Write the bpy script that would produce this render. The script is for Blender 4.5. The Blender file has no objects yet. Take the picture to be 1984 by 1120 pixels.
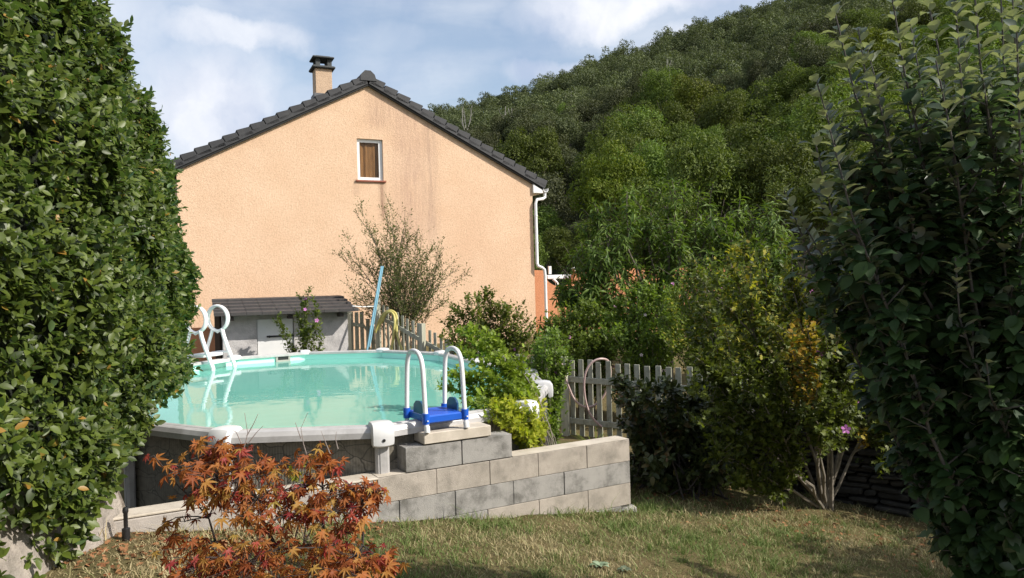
import bpy, math, random
import numpy as np
from mathutils import Vector, Matrix

# ------------------------------------------------------------------ camera, sky, sun, exposure
sc = bpy.context.scene
C = sc.collection
EZ = 2.1                       # eye height; the lawn falls away to the right
F = 1450.0
ROLL = math.radians(1.6)
cr, sr = math.cos(ROLL), math.sin(ROLL)
cam_d = bpy.data.cameras.new("camera"); cam = bpy.data.objects.new("camera", cam_d); C.objects.link(cam)
cam_d.sensor_width = 36; cam_d.lens = F / 1984 * 36; cam_d.clip_start = 0.05; cam_d.clip_end = 3000
cam.matrix_world = Matrix(((cr, sr, 0, 0), (0, 0, -1, 0), (-sr, cr, 0, EZ), (0, 0, 0, 1)))
sc.camera = cam
SUN_EL, SUN_AZ = math.radians(38), math.radians(108)
sdir = Vector((math.cos(SUN_EL) * math.sin(SUN_AZ), math.cos(SUN_EL) * math.cos(SUN_AZ), math.sin(SUN_EL)))
sl = bpy.data.lights.new("sun", 'SUN'); sl.energy = 4.6; sl.angle = math.radians(0.5); sl.color = (1, .94, .85)
so = bpy.data.objects.new("sun", sl); C.objects.link(so); so.rotation_euler = (-sdir).to_track_quat('-Z', 'Y').to_euler()
sc.view_settings.view_transform = 'Standard'; sc.view_settings.look = 'None'
sc.view_settings.exposure = 0.42; sc.view_settings.gamma = 1
try:
    sc.cycles.use_denoising = True
    sc.cycles.max_bounces = 8; sc.cycles.transparent_max_bounces = 12
    sc.cycles.diffuse_bounces = 3; sc.cycles.glossy_bounces = 3; sc.cycles.transmission_bounces = 4
except Exception: pass

world = bpy.data.worlds.new("World"); sc.world = world; world.use_nodes = True
nt = world.node_tree; nt.nodes.clear()
def N(t, kind, **kw):
    n = t.nodes.new(kind)
    for k, v in kw.items(): setattr(n, k, v)
    return n
def L(t, a, b): t.links.new(a, b)
def sky_world():
    out = N(nt, 'ShaderNodeOutputWorld'); bg = N(nt, 'ShaderNodeBackground'); L(nt, bg.outputs[0], out.inputs[0])
    sky = N(nt, 'ShaderNodeTexSky', sky_type='NISHITA'); sky.sun_disc = False
    sky.sun_elevation = SUN_EL; sky.sun_rotation = SUN_AZ; sky.air_density = 1.2; sky.dust_density = 2.0; sky.ozone_density = 1.5
    tc = N(nt, 'ShaderNodeTexCoord')
    def blob(px, py, rx, ry, k):       # a cloud bank standing in one part of the sky: direction, angular radii
        u, v = px - 992, py - 560
        X, Y = u * cr - v * sr, u * sr + v * cr
        az, el = math.atan2(X, F), math.atan2(-Y, math.hypot(X, F))
        sx = N(nt, 'ShaderNodeSeparateXYZ'); L(nt, wv.outputs[0], sx.inputs[0])
        a = N(nt, 'ShaderNodeMath', operation='ARCTAN2'); L(nt, sx.outputs[0], a.inputs[0]); L(nt, sx.outputs[1], a.inputs[1])
        e = N(nt, 'ShaderNodeMath', operation='ARCSINE'); L(nt, sx.outputs[2], e.inputs[0])
        da = N(nt, 'ShaderNodeMath', operation='MULTIPLY_ADD'); L(nt, a.outputs[0], da.inputs[0]); da.inputs[1].default_value = F / rx; da.inputs[2].default_value = -az * F / rx
        de = N(nt, 'ShaderNodeMath', operation='MULTIPLY_ADD'); L(nt, e.outputs[0], de.inputs[0]); de.inputs[1].default_value = F / ry; de.inputs[2].default_value = -el * F / ry
        cx = N(nt, 'ShaderNodeCombineXYZ'); L(nt, da.outputs[0], cx.inputs[0]); L(nt, de.outputs[0], cx.inputs[1])
        ln = N(nt, 'ShaderNodeVectorMath', operation='LENGTH'); L(nt, cx.outputs[0], ln.inputs[0])
        mr = N(nt, 'ShaderNodeMapRange', interpolation_type='SMOOTHSTEP'); L(nt, ln.outputs['Value'], mr.inputs[0])
        mr.inputs[1].default_value = 1.35; mr.inputs[2].default_value = 0.35; mr.inputs[3].default_value = 0; mr.inputs[4].default_value = k
        return mr.outputs[0]
    # direction warped by noise so that cloud edges are ragged
    nz = N(nt, 'ShaderNodeTexNoise'); nz.inputs['Scale'].default_value = 5; nz.inputs['Detail'].default_value = 9; nz.inputs['Roughness'].default_value = .6
    L(nt, tc.outputs['Generated'], nz.inputs['Vector'])
    sb = N(nt, 'ShaderNodeVectorMath', operation='SUBTRACT'); L(nt, nz.outputs['Color'], sb.inputs[0]); sb.inputs[1].default_value = (.5, .5, .5)
    sm = N(nt, 'ShaderNodeVectorMath', operation='MULTIPLY'); L(nt, sb.outputs[0], sm.inputs[0]); sm.inputs[1].default_value = (.17, .17, .12)
    ad = N(nt, 'ShaderNodeVectorMath', operation='ADD'); L(nt, sm.outputs[0], ad.inputs[0]); L(nt, tc.outputs['Generated'], ad.inputs[1])
    wv = N(nt, 'ShaderNodeVectorMath', operation='NORMALIZE'); L(nt, ad.outputs[0], wv.inputs[0])
    acc = None
    for b in [(400, 220, 190, 130, .95), (430, 75, 170, 42, .8), (1230, 10, 260, 55, 1.0), (1080, 125, 150, 32, .75), (760, 60, 120, 50, .35),
              (1330, 120, 200, 60, .8), (150, 100, 200, 200, .6), (-600, 100, 600, 200, .8), (2600, 200, 700, 200, .6), (900, -500, 700, 250, .7)]:
        o = blob(*b)
        if acc is None: acc = o
        else:
            m = N(nt, 'ShaderNodeMath', operation='MAXIMUM'); L(nt, acc, m.inputs[0]); L(nt, o, m.inputs[1]); acc = m.outputs[0]
    # thin streaky veil over everything
    mp = N(nt, 'ShaderNodeMapping'); mp.inputs['Scale'].default_value = (1.2, 1.2, 5); L(nt, tc.outputs['Generated'], mp.inputs[0])
    n2 = N(nt, 'ShaderNodeTexNoise'); n2.inputs['Scale'].default_value = 2.2; n2.inputs['Detail'].default_value = 8; n2.inputs['Roughness'].default_value = .55
    L(nt, mp.outputs[0], n2.inputs['Vector'])
    r2 = N(nt, 'ShaderNodeMapRange'); L(nt, n2.outputs[0], r2.inputs[0]); r2.inputs[1].default_value = .35; r2.inputs[2].default_value = .72; r2.inputs[3].default_value = .22; r2.inputs[4].default_value = .85
    mx = N(nt, 'ShaderNodeMath', operation='MAXIMUM'); L(nt, acc, mx.inputs[0]); L(nt, r2.outputs[0], mx.inputs[1])
    hz = N(nt, 'ShaderNodeMix', data_type='RGBA'); hz.inputs[6].default_value = (.33, .40, .58, 1); hz.inputs[7].default_value = (.60, .64, .74, 1)
    L(nt, n2.outputs[0], hz.inputs[0])
    # cloud colour: greyer below, white where thick
    sk = N(nt, 'ShaderNodeVectorMath', operation='SCALE'); L(nt, sky.outputs[0], sk.inputs[0]); sk.inputs['Scale'].default_value = .13
    mixc = N(nt, 'ShaderNodeMix', data_type='RGBA'); L(nt, mx.outputs[0], mixc.inputs[0]); L(nt, sk.outputs[0], mixc.inputs[6]); 
    n3 = N(nt, 'ShaderNodeTexNoise'); n3.inputs['Scale'].default_value = 7; n3.inputs['Detail'].default_value = 6; L(nt, ad.outputs[0], n3.inputs['Vector'])
    cc = N(nt, 'ShaderNodeMix', data_type='RGBA'); cc.inputs[6].default_value = (.42, .48, .62, 1); cc.inputs[7].default_value = (.76, .77, .81, 1)
    r3 = N(nt, 'ShaderNodeMapRange'); L(nt, n3.outputs[0], r3.inputs[0]); r3.inputs[1].default_value = .3; r3.inputs[2].default_value = .6
    L(nt, r3.outputs[0], cc.inputs[0]); L(nt, cc.outputs[2], mixc.inputs[7])
    L(nt, mixc.outputs[2], bg.inputs[0]); bg.inputs[1].default_value = 1.0
sky_world()

# ------------------------------------------------------------------ helpers: where a sight line meets the place
def lev(px, py):
    u, v = px - 992, py - 560
    return (u * cr - v * sr) / F, (u * sr + v * cr) / F
def at(px, py, d):
    X, Y = lev(px, py); return Vector((X * d, d, EZ - Y * d))
def atz(px, py, below):
    X, Y = lev(px, py); d = below / Y; return Vector((X * d, d, EZ - below))
def on_plane(px, py, P0, n):
    X, Y = lev(px, py); r = Vector((X, 1, -Y)); c = Vector((0, 0, EZ))
    t = (P0 - c).dot(n) / r.dot(n); return c + r * t
rng = np.random.default_rng(7); random.seed(7)
def ss(a, b, x):
    t = np.clip((np.asarray(x, float) - a) / (b - a), 0, 1); return t * t * (3 - 2 * t)

# ------------------------------------------------------------------ helpers: materials
def new_mat(name):
    m = bpy.data.materials.new(name); m.use_nodes = True; t = m.node_tree; t.nodes.clear()
    out = N(t, 'ShaderNodeOutputMaterial'); p = N(t, 'ShaderNodeBsdfPrincipled'); L(t, p.outputs[0], out.inputs[0])
    return m, t, p, out
def noise(t, scale, detail=6, rough=.6, vec=None, stretch=None):
    n = N(t, 'ShaderNodeTexNoise'); n.inputs['Scale'].default_value = scale; n.inputs['Detail'].default_value = detail; n.inputs['Roughness'].default_value = rough
    if vec is None:
        g = N(t, 'ShaderNodeNewGeometry'); vec = g.outputs['Position']
    if stretch:
        mp = N(t, 'ShaderNodeMapping'); mp.inputs['Scale'].default_value = stretch; L(t, vec, mp.inputs[0]); vec = mp.outputs[0]
    L(t, vec, n.inputs['Vector']); return n.outputs[0]
def ramp(t, fac, a, b, lo=.35, hi=.65):
    r = N(t, 'ShaderNodeMapRange'); L(t, fac, r.inputs[0]); r.inputs[1].default_value = lo; r.inputs[2].default_value = hi
    m = N(t, 'ShaderNodeMix', data_type='RGBA'); L(t, r.outputs[0], m.inputs[0])
    for i, c in ((6, a), (7, b)):
        if isinstance(c, (tuple, list)): m.inputs[i].default_value = (*c, 1)
        else: L(t, c, m.inputs[i])
    return m.outputs[2]
def bump(t, p, fac, strength, dist=.01):
    b = N(t, 'ShaderNodeBump'); b.inputs['Strength'].default_value = strength; b.inputs['Distance'].default_value = dist
    L(t, fac, b.inputs['Height']); L(t, b.outputs[0], p.inputs['Normal'])
def mat(name, a, b=None, scale=8, rough=.7, bs=0, bscale=60, bdist=.004, stretch=None, metal=0, spec=.5, dirt=None, dscale=2, dlo=.5, dhi=.75):
    m, t, p, out = new_mat(name)
    if b is None: b = tuple(x * .82 for x in a)
    c = ramp(t, noise(t, scale, stretch=stretch), a, b)
    if dirt: c = ramp(t, noise(t, dscale, 8, .7), c, dirt, dlo, dhi)
    L(t, c, p.inputs['Base Color']); p.inputs['Roughness'].default_value = rough; p.inputs['Metallic'].default_value = metal
    p.inputs['Specular IOR Level'].default_value = spec
    if bs: bump(t, p, noise(t, bscale, 6, .7), bs, bdist)
    return m
def leaf_mat(name, dark, light, rough=.5, trans=.3, spec=.4, under=None, nscale=1.2, odd=None, oddamt=.03, tcol=None):
    m, t, p, out = new_mat(name)
    g = N(t, 'ShaderNodeNewGeometry')
    oi = N(t, 'ShaderNodeObjectInfo')
    c = ramp(t, g.outputs['Random Per Island'], dark, light, 0, 1)
    at_ = N(t, 'ShaderNodeAttribute', attribute_name='tint')
    hs = N(t, 'ShaderNodeHueSaturation')
    v = N(t, 'ShaderNodeMath', operation='MULTIPLY_ADD'); L(t, oi.outputs['Random'], v.inputs[0]); v.inputs[1].default_value = .62; v.inputs[2].default_value = .58
    v2 = N(t, 'ShaderNodeMath', operation='ADD'); L(t, v.outputs[0], v2.inputs[0]); L(t, at_.outputs['Fac'], v2.inputs[1])
    L(t, v2.outputs[0], hs.inputs['Value']); 
    h = N(t, 'ShaderNodeMath', operation='MULTIPLY_ADD'); L(t, oi.outputs['Random'], h.inputs[0]); h.inputs[1].default_value = .03; h.inputs[2].default_value = .485
    L(t, h.outputs[0], hs.inputs['Hue']); L(t, c, hs.inputs['Color']); c = hs.outputs[0]
    if odd:
        ns = noise(t, nscale, 3) if oddamt > .2 else None; mm = N(t, 'ShaderNodeMath', operation='MULTIPLY'); mm.inputs[0].default_value = 1
        if ns is not None: L(t, ns, mm.inputs[0])
        L(t, g.outputs['Random Per Island'], mm.inputs[1])
        c = ramp(t, mm.outputs[0], c, odd, 1 - oddamt - .005 if oddamt < .2 else .5 - oddamt * .5, 1 - oddamt if oddamt < .2 else .6)
    if under: 
        mm = N(t, 'ShaderNodeMix', data_type='RGBA'); L(t, g.outputs['Backfacing'], mm.inputs[0]); L(t, c, mm.inputs[6]); mm.inputs[7].default_value = (*under, 1); c = mm.outputs[2]
    L(t, c, p.inputs['Base Color']); p.inputs['Roughness'].default_value = rough; p.inputs['Specular IOR Level'].default_value = spec
    if trans:
        tr = N(t, 'ShaderNodeBsdfTranslucent')
        mb = N(t, 'ShaderNodeMix', data_type='RGBA', blend_type='MULTIPLY'); mb.inputs[0].default_value = 1; L(t, c, mb.inputs[6]); mb.inputs[7].default_value = (*(tcol or (1.5, 1.6, .6)), 1)
        L(t, mb.outputs[2], tr.inputs[0])
        ms = N(t, 'ShaderNodeMixShader'); ms.inputs[0].default_value = trans
        L(t, p.outputs[0], ms.inputs[1]); L(t, tr.outputs[0], ms.inputs[2]); L(t, ms.outputs[0], out.inputs[0])
    return m

# ------------------------------------------------------------------ helpers: things, parts, meshes
def _off(parent):
    o = Vector((0, 0, 0)); p = parent
    while p is not None: o += p.location; p = p.parent
    return o
def tag(o, label=None, cat=None, group=None, kind=None):
    for k, v in (('label', label), ('category', cat), ('group', group), ('kind', kind)):
        if v: o[k] = v
    return o
def thing(name, loc, label, cat, group=None):
    o = bpy.data.objects.new(name, None); C.objects.link(o); o.location = loc; o.empty_display_size = .2
    return tag(o, label, cat, group)
def mesh_np(name, V, loops, totals, mats, parent=None, tint=None, loc=None, smooth=False, midx=None):
    me = bpy.data.meshes.new(name)
    off = _off(parent) if parent is not None else (loc if loc is not None else Vector((0, 0, 0)))
    V = np.asarray(V, np.float32) - np.array(off, np.float32)
    me.vertices.add(len(V)); me.vertices.foreach_set('co', V.ravel())
    loops = np.asarray(loops, np.int32); totals = np.asarray(totals, np.int32)
    me.loops.add(len(loops)); me.loops.foreach_set('vertex_index', loops)
    me.polygons.add(len(totals)); st = np.zeros(len(totals), np.int32); st[1:] = np.cumsum(totals)[:-1]
    me.polygons.foreach_set('loop_start', st); me.polygons.foreach_set('loop_total', totals)
    me.polygons.foreach_set('use_smooth', np.full(len(totals), bool(smooth)))
    if midx is not None: me.polygons.foreach_set('material_index', np.asarray(midx, np.int32))
    me.update(calc_edges=True)
    for m in (mats if isinstance(mats, (list, tuple)) else [mats]): me.materials.append(m)
    if tint is not None:
        a = me.attributes.new('tint', 'FLOAT', 'FACE'); a.data.foreach_set('value', np.asarray(tint, np.float32))
    o = bpy.data.objects.new(name, me); C.objects.link(o)
    if parent is not None: o.parent = parent
    elif loc is not None: o.location = loc
    return o
class MB:
    def __init__(s): s.v = []; s.f = []
    def add(s, vs, fs):
        k = len(s.v); s.v += [tuple(x) for x in vs]; s.f += [[i + k for i in f] for f in fs]; return s
    def box(s, o, ax, ay, az, bev=0):             # corner + three edge vectors
        o, ax, ay, az = map(Vector, (o, ax, ay, az))
        if ax.cross(ay).dot(az) < 0: o = o + ax; ax = -ax
        if not bev:
            p = [o + ax * i + ay * j + az * k for k in (0, 1) for j in (0, 1) for i in (0, 1)]
            return s.add(p, [[0, 2, 3, 1], [4, 5, 7, 6], [0, 1, 5, 4], [2, 6, 7, 3], [0, 4, 6, 2], [1, 3, 7, 5]])
        # chamfered: octagonal section in the ax/ay plane, chamfered ends
        la, lb, lc = ax.length, ay.length, az.length; b = min(bev, la * .4, lb * .4, lc * .4)
        ux, uy, uz = ax / la, ay / lb, az / lc
        def ring(ins, h):
            q = [(b + ins, ins), (la - b - ins, ins), (la - ins, b + ins), (la - ins, lb - b - ins), (la - b - ins, lb - ins), (b + ins, lb - ins), (ins, lb - b - ins), (ins, b + ins)]
            return [o + ux * x + uy * y + uz * h for x, y in q]
        R = ring(b, 0) + ring(0, b) + ring(0, lc - b) + ring(b, lc)
        fs = [list(range(7, -1, -1)), list(range(24, 32))]
        for r in range(3):
            for i in range(8): fs.append([r * 8 + i, r * 8 + (i + 1) % 8, r * 8 + 8 + (i + 1) % 8, r * 8 + 8 + i])
        return s.add(R, fs)
    def tube(s, pts, rad, n=8, cap=True, closed=False):
        pts = [Vector(p) for p in pts]; m = len(pts)
        if not hasattr(rad, '__len__'): rad = [rad] * m
        vs = []; prev = None
        for i, p in enumerate(pts):
            if closed: t = pts[(i + 1) % m] - pts[i - 1]
            else: t = pts[min(i + 1, m - 1)] - pts[max(i - 1, 0)]
            if t.length < 1e-9: t = Vector((0, 0, 1))
            t.normalize()
            if prev is None: a = t.orthogonal().normalized()
            else:
                a = prev - t * prev.dot(t); a = a.normalized() if a.length > 1e-6 else t.orthogonal().normalized()
            prev = a; b = t.cross(a)
            for k in range(n):
                th = 2 * math.pi * k / n; vs.append(p + (a * math.cos(th) + b * math.sin(th)) * rad[i])
        fs = []
        for i in range(m if closed else m - 1):
            j = (i + 1) % m
            for k in range(n): fs.append([i * n + k, i * n + (k + 1) % n, j * n + (k + 1) % n, j * n + k])
        if cap and not closed: fs += [list(range(n - 1, -1, -1)), [(m - 1) * n + k for k in range(n)]]
        return s.add(vs, fs)
    def prism(s, poly, vec):                       # poly: 3D points in order, extruded by vec
        n = len(poly); vec = Vector(vec); P = [Vector(p) for p in poly]
        nn = Vector((0, 0, 0))
        for i in range(n): nn += P[i].cross(P[(i + 1) % n])
        if nn.dot(vec) > 0: P = P[::-1]
        vs = P + [p + vec for p in P]
        return s.add(vs, [list(range(n)), list(range(2 * n - 1, n - 1, -1))] + [[(i + 1) % n, i, n + i, n + (i + 1) % n] for i in range(n)])
    def lathe(s, base, prof, n=16):                # prof: (radius, height)
        b = Vector(base); vs = []
        for r, h in prof:
            for k in range(n): vs.append(b + Vector((r * math.cos(2 * math.pi * k / n), r * math.sin(2 * math.pi * k / n), h)))
        fs = [[i * n + k, i * n + (k + 1) % n, (i + 1) * n + (k + 1) % n, (i + 1) * n + k] for i in range(len(prof) - 1) for k in range(n)]
        return s.add(vs, fs + [list(range(n - 1, -1, -1)), [(len(prof) - 1) * n + k for k in range(n)]])
    def build(s, name, m, parent=None, smooth=False, loc=None, tint=None):
        loops = [i for f in s.f for i in f]; tot = [len(f) for f in s.f]
        o = mesh_np(name, np.array(s.v), loops, tot, m, parent, tint=tint, loc=loc)
        if smooth:
            o.data.polygons.foreach_set('use_smooth', np.ones(len(tot), bool))
            try: o.data.set_sharp_from_angle(angle=math.radians(42))
            except Exception: pass
        return o

# ------------------------------------------------------------------ helpers: leaves, shoots, shrubs, crowns
def nrm(a): return a / np.maximum(np.linalg.norm(a, axis=-1, keepdims=True), 1e-9)
def rdir(n): return nrm(rng.normal(size=(n, 3)))
T_KITE = (np.array([[0, 0, 0], [.24, .42, .06], [0, 1, -.10], [-.24, .42, .06]]), [[0, 1, 2], [0, 2, 3]])
T_LONG = (np.array([[0, 0, 0], [.11, .35, .03], [.09, .7, -.06], [0, 1, -.28], [-.09, .7, -.06], [-.11, .35, .03], [0, .5, -.03]]), [[0, 1, 6], [1, 2, 6], [2, 3, 6], [3, 4, 6], [4, 5, 6], [5, 0, 6]])
T_OVAL = (np.array([[0, 0, 0], [.2, .22, .05], [.26, .5, .04], [.16, .8, -.03], [0, 1, -.12], [-.16, .8, -.03], [-.26, .5, .04], [-.2, .22, .05], [0, .22, 0], [0, .5, -.02], [0, .8, -.07]]),
          [[0, 1, 8], [8, 1, 2, 9], [9, 2, 3, 10], [10, 3, 4], [0, 8, 7], [8, 9, 6, 7], [9, 10, 5, 6], [10, 4, 5]])
T_APPLE = (np.array([[0, 0, 0], [.22, .2, .07], [.33, .48, .08], [.22, .78, -.02], [0, 1, -.22], [-.22, .78, -.02], [-.33, .48, .08], [-.22, .2, .07], [0, .2, 0], [0, .5, -.01], [0, .8, -.10]]), T_OVAL[1])
def _maple():
    ang = [-128, -88, -45, 0, 45, 88, 128]; ln = [.42, .72, .92, 1.0, .92, .72, .42]
    v = [[0, 0, .0]]; 
    for i, (a, l) in enumerate(zip(ang, ln)):
        if i > 0:
            am = math.radians((a + ang[i - 1]) / 2); v.append([math.sin(am) * .27, math.cos(am) * .27, .03])
        ar = math.radians(a); 
        w = math.radians(11)
        v.append([math.sin(ar - w) * l * .58, math.cos(ar - w) * l * .58, -.02])
        v.append([math.sin(ar) * l, math.cos(ar) * l, -.34 * l])
        v.append([math.sin(ar + w) * l * .58, math.cos(ar + w) * l * .58, -.02])
    n = len(v) - 1
    return np.array(v) + np.array([0, .25, 0]), [[0, i + 2, i + 1] for i in range(n - 1)]
T_MAPLE = _maple()
T_LOBED = (np.array([[0, 0, 0], [.3, .25, .05], [.2, .45, .02], [.34, .62, 0], [.12, .72, 0], [0, 1, -.12], [-.12, .72, 0], [-.34, .62, 0], [-.2, .45, .02], [-.3, .25, .05], [0, .45, -.02]]),
           [[0, 1, 10], [1, 2, 10], [2, 3, 4, 10], [4, 5, 10], [5, 6, 10], [6, 7, 8, 10], [8, 9, 10], [9, 0, 10]])
T_QUAD = (np.array([[-.5, 0, 0], [.5, 0, .1], [.35, 1, 0], [-.4, .9, .12]]), [[0, 1, 2, 3]])
def leaf_arrays(T, pos, ax, up, size):
    tv, tf = T; n = len(pos); ax = nrm(ax); side = np.cross(ax, up); side = nrm(side + 1e-4); nn = np.cross(side, ax)
    size = np.broadcast_to(np.asarray(size, float).reshape(-1, 1), (n, 1))
    V = pos[:, None, :] + size[:, :, None] * (tv[None, :, 0:1] * side[:, None, :] + tv[None, :, 1:2] * ax[:, None, :] + tv[None, :, 2:3] * nn[:, None, :])
    k = len(tv); fl = np.array([i for f in tf for i in f]); ft = np.array([len(f) for f in tf])
    loops = (fl[None, :] + (np.arange(n) * k)[:, None]).ravel(); tot = np.tile(ft, n)
    return V.reshape(-1, 3), loops, tot, len(tf)
def leaves(name, m, parent, T, pos, ax, up, size, tint=None, loc=None, **kw):
    V, lo, to, nf = leaf_arrays(T, pos, ax, up, size)
    tn = np.zeros(len(to)) if tint is None else np.repeat(np.broadcast_to(tint, (len(pos),)), nf)
    return mesh_np(name, V, lo, to, m, parent, tint=tn, loc=loc, smooth=len(T[0]) > 9)
def shoot_leaves(P, D, k, slen, out=.9, along=.6, droop=.1, jit=.35):
    """k leaves round each shoot -> pos, axis, up arrays"""
    n = len(P); D = nrm(D); a = nrm(np.cross(D, rdir(n))); b = np.cross(D, a)
    ph = rng.uniform(0, 6.28, n); t = (np.arange(k) + .5) / k
    th = ph[:, None] + np.arange(k)[None, :] * 2.4
    R = a[:, None] * np.cos(th)[..., None] + b[:, None] * np.sin(th)[..., None]
    sl = np.broadcast_to(np.asarray(slen, float).reshape(-1, 1), (n, 1))
    pos = P[:, None] + D[:, None] * (t[None, :] * sl)[..., None]
    al = along + .8 * (t ** 3)[None, :, None]
    ax = D[:, None] * al + R * out + rng.normal(size=(n, k, 3)) * jit + np.array([0, 0, -droop])
    up = D[:, None] * .9 + np.array([0, 0, .5]) + rng.normal(size=(n, k, 3)) * .3 - R * .1
    return pos.reshape(-1, 3), ax.reshape(-1, 3), up.reshape(-1, 3)
def curve(a, b, bow=(0, 0, 0), n=7, wob=.02):
    a, b, bow = np.array(a, float), np.array(b, float), np.array(bow, float)
    t = np.linspace(0, 1, n)[:, None]; p = a + (b - a) * t + bow * (4 * t * (1 - t)) * .5
    w = rng.normal(size=(n, 3)) * wob; w[0] = 0; return p + w * np.minimum(t * 3, 1)
def along(p, t):
    t = np.clip(t, 0, 1) * (len(p) - 1); i = np.minimum(t.astype(int), len(p) - 2); f = (t - i)[:, None]
    return p[i] * (1 - f) + p[i + 1] * f, nrm(p[i + 1] - p[i])
def shrub(name, label, cat, base, tips, leafm, barkm, T=T_LOBED, size=.05, twigs=26, k=5, twl=.16, f0=.25, r0=.012, spread=.8, upb=.55,
          group=None, bow=.15, flowers=None, fl_mat=None, fr=.035, out=.8, droop=.15, basej=.05, part_leaf='foliage', part_stem='stem', wob=.02, tintf=None, branch=0):
    root = thing(name, base, label, cat, group); b = np.array(base)
    st = MB(); P = []; D = []
    sl = []
    for tip in tips:
        tip = np.array(tip); h = tip - b
        s = curve(b + rng.normal(size=3) * np.array([basej, basej, 0]), tip, (h * np.array([1, 1, 0])) * -bow * 1.2 + np.array([0, 0, 1]) * np.linalg.norm(h) * bow * .4, 8, wob)
        ln = np.linalg.norm(h); st.tube(s, list(np.linspace(r0, r0 * .2, 8)), 5)
        subs = [(s, ln, twigs, f0)]
        for _ in range(branch):
            t0 = rng.uniform(.3, .75); q, dq = along(s, np.array([t0])); e = q[0] + nrm(dq[0] + rdir(1)[0] * .7 + np.array([0, 0, .3])) * ln * rng.uniform(.25, .42)
            s2 = curve(q[0], e, (0, 0, -.03 * ln), 5, wob); st.tube(s2, list(np.linspace(r0 * .5, r0 * .15, 5)), 4); subs.append((s2, ln * .35, int(twigs * .5), .1))
        for (s_, l_, nt_, f_) in subs:
            t = rng.uniform(f_, 1, nt_) ** .85; q, dq = along(s_, t)
            d = nrm(dq * .6 + rdir(len(t)) * spread + np.array([0, 0, upb])); L_ = twl * rng.uniform(.4, 1.3, len(t)) * (1.25 - .6 * t)
            P.append(q); D.append(d); sl.append(L_)
    P = np.concatenate(P); D = np.concatenate(D); sl = np.concatenate(sl)
    for i in range(0, len(P), 3): st.tube([P[i], P[i] + D[i] * sl[i]], [r0 * .18, r0 * .08], 3, cap=False)
    st.build(part_stem, barkm, root)
    pos, ax, up = shoot_leaves(P, D, k, sl, out=out, droop=droop)
    sz = size * rng.uniform(.6, 1.25, len(pos))
    lm = leafm if isinstance(leafm, list) else [(leafm, lambda p: np.ones(len(p), bool))]
    used = np.zeros(len(pos), bool)
    for mm, sel in lm:
        w = sel(pos) & ~used; used |= w
        if w.any(): leaves(part_leaf, mm, root, T, pos[w], ax[w], up[w], sz[w])
    if flowers:
        for fi in range(flowers):
            i = rng.integers(len(P)); c = P[i] + D[i] * sl[i]
            # flowers open on the sunny / front side of the outer shoots
            c = c + np.array([.02, -.05, .02]); flower(root, c, fl_mat, fr * rng.uniform(.8, 1.2))
    return root
def flower(parent, c, m, r):
    d = Vector(nrm(np.array([rng.uniform(-.3, .6), -1, rng.uniform(.1, .7)]))); a = d.orthogonal().normalized(); b = d.cross(a); c = Vector(c); f = MB()
    vs = [c]; fs = []
    for k in range(5):
        for q, rr, hh in ((-.5, .75, .2), (-.2, 1.05, .3), (.2, 1.05, .3), (.5, .75, .2)):
            th = (k + q * .8) * 2 * math.pi / 5; vs.append(c + (a * math.cos(th) + b * math.sin(th)) * r * rr + d * r * hh)
        j = 1 + k * 4; fs.append([0, j, j + 1, j + 2, j + 3])
    f.add(vs, fs); f.tube([c, c + d * r * .8], [r * .16, r * .06], 5); return f.build('flower', m, parent)
def crown(n, lobes, size, jit=.35, shell=.62):
    """foliage cards over the skin of many lobes -> pos, ax, up, size"""
    P = []; Nn = []
    vol = np.array([l[1] ** 2 for l in lobes]); vol = vol / vol.sum(); cs = np.array([l[0] for l in lobes]); rs = np.array([l[1] for l in lobes])
    for (c, r), v in zip(lobes, vol):
        k = max(6, int(n * v)); d = rdir(k); d[:, 2] = np.abs(d[:, 2]) * np.where(rng.random(k) < .72, 1, -1); rr = r * rng.uniform(shell, 1.08, k) ** .6
        rr *= 1 + .16 * np.sin(d[:, 0] * 7 + r * 9) * np.sin(d[:, 1] * 6 + 2) * np.cos(d[:, 2] * 8)
        P.append(np.array(c) + d * rr[:, None] * np.array([1, 1, 1.05])); Nn.append(d)
    P = np.concatenate(P); Nn = np.concatenate(Nn)
    dd = np.linalg.norm(P[:, None] - cs[None], axis=2) / rs[None]; keep = dd.min(1) > .5
    P, Nn = P[keep], Nn[keep]; m = len(P)
    ax = nrm(np.cross(Nn, rdir(m)) + Nn * .35 + rng.normal(size=(m, 3)) * jit); up = nrm(Nn + rng.normal(size=(m, 3)) * jit + np.array([0, 0, .3]))
    return P, ax, up, size * rng.uniform(.6, 1.3, m)

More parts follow.
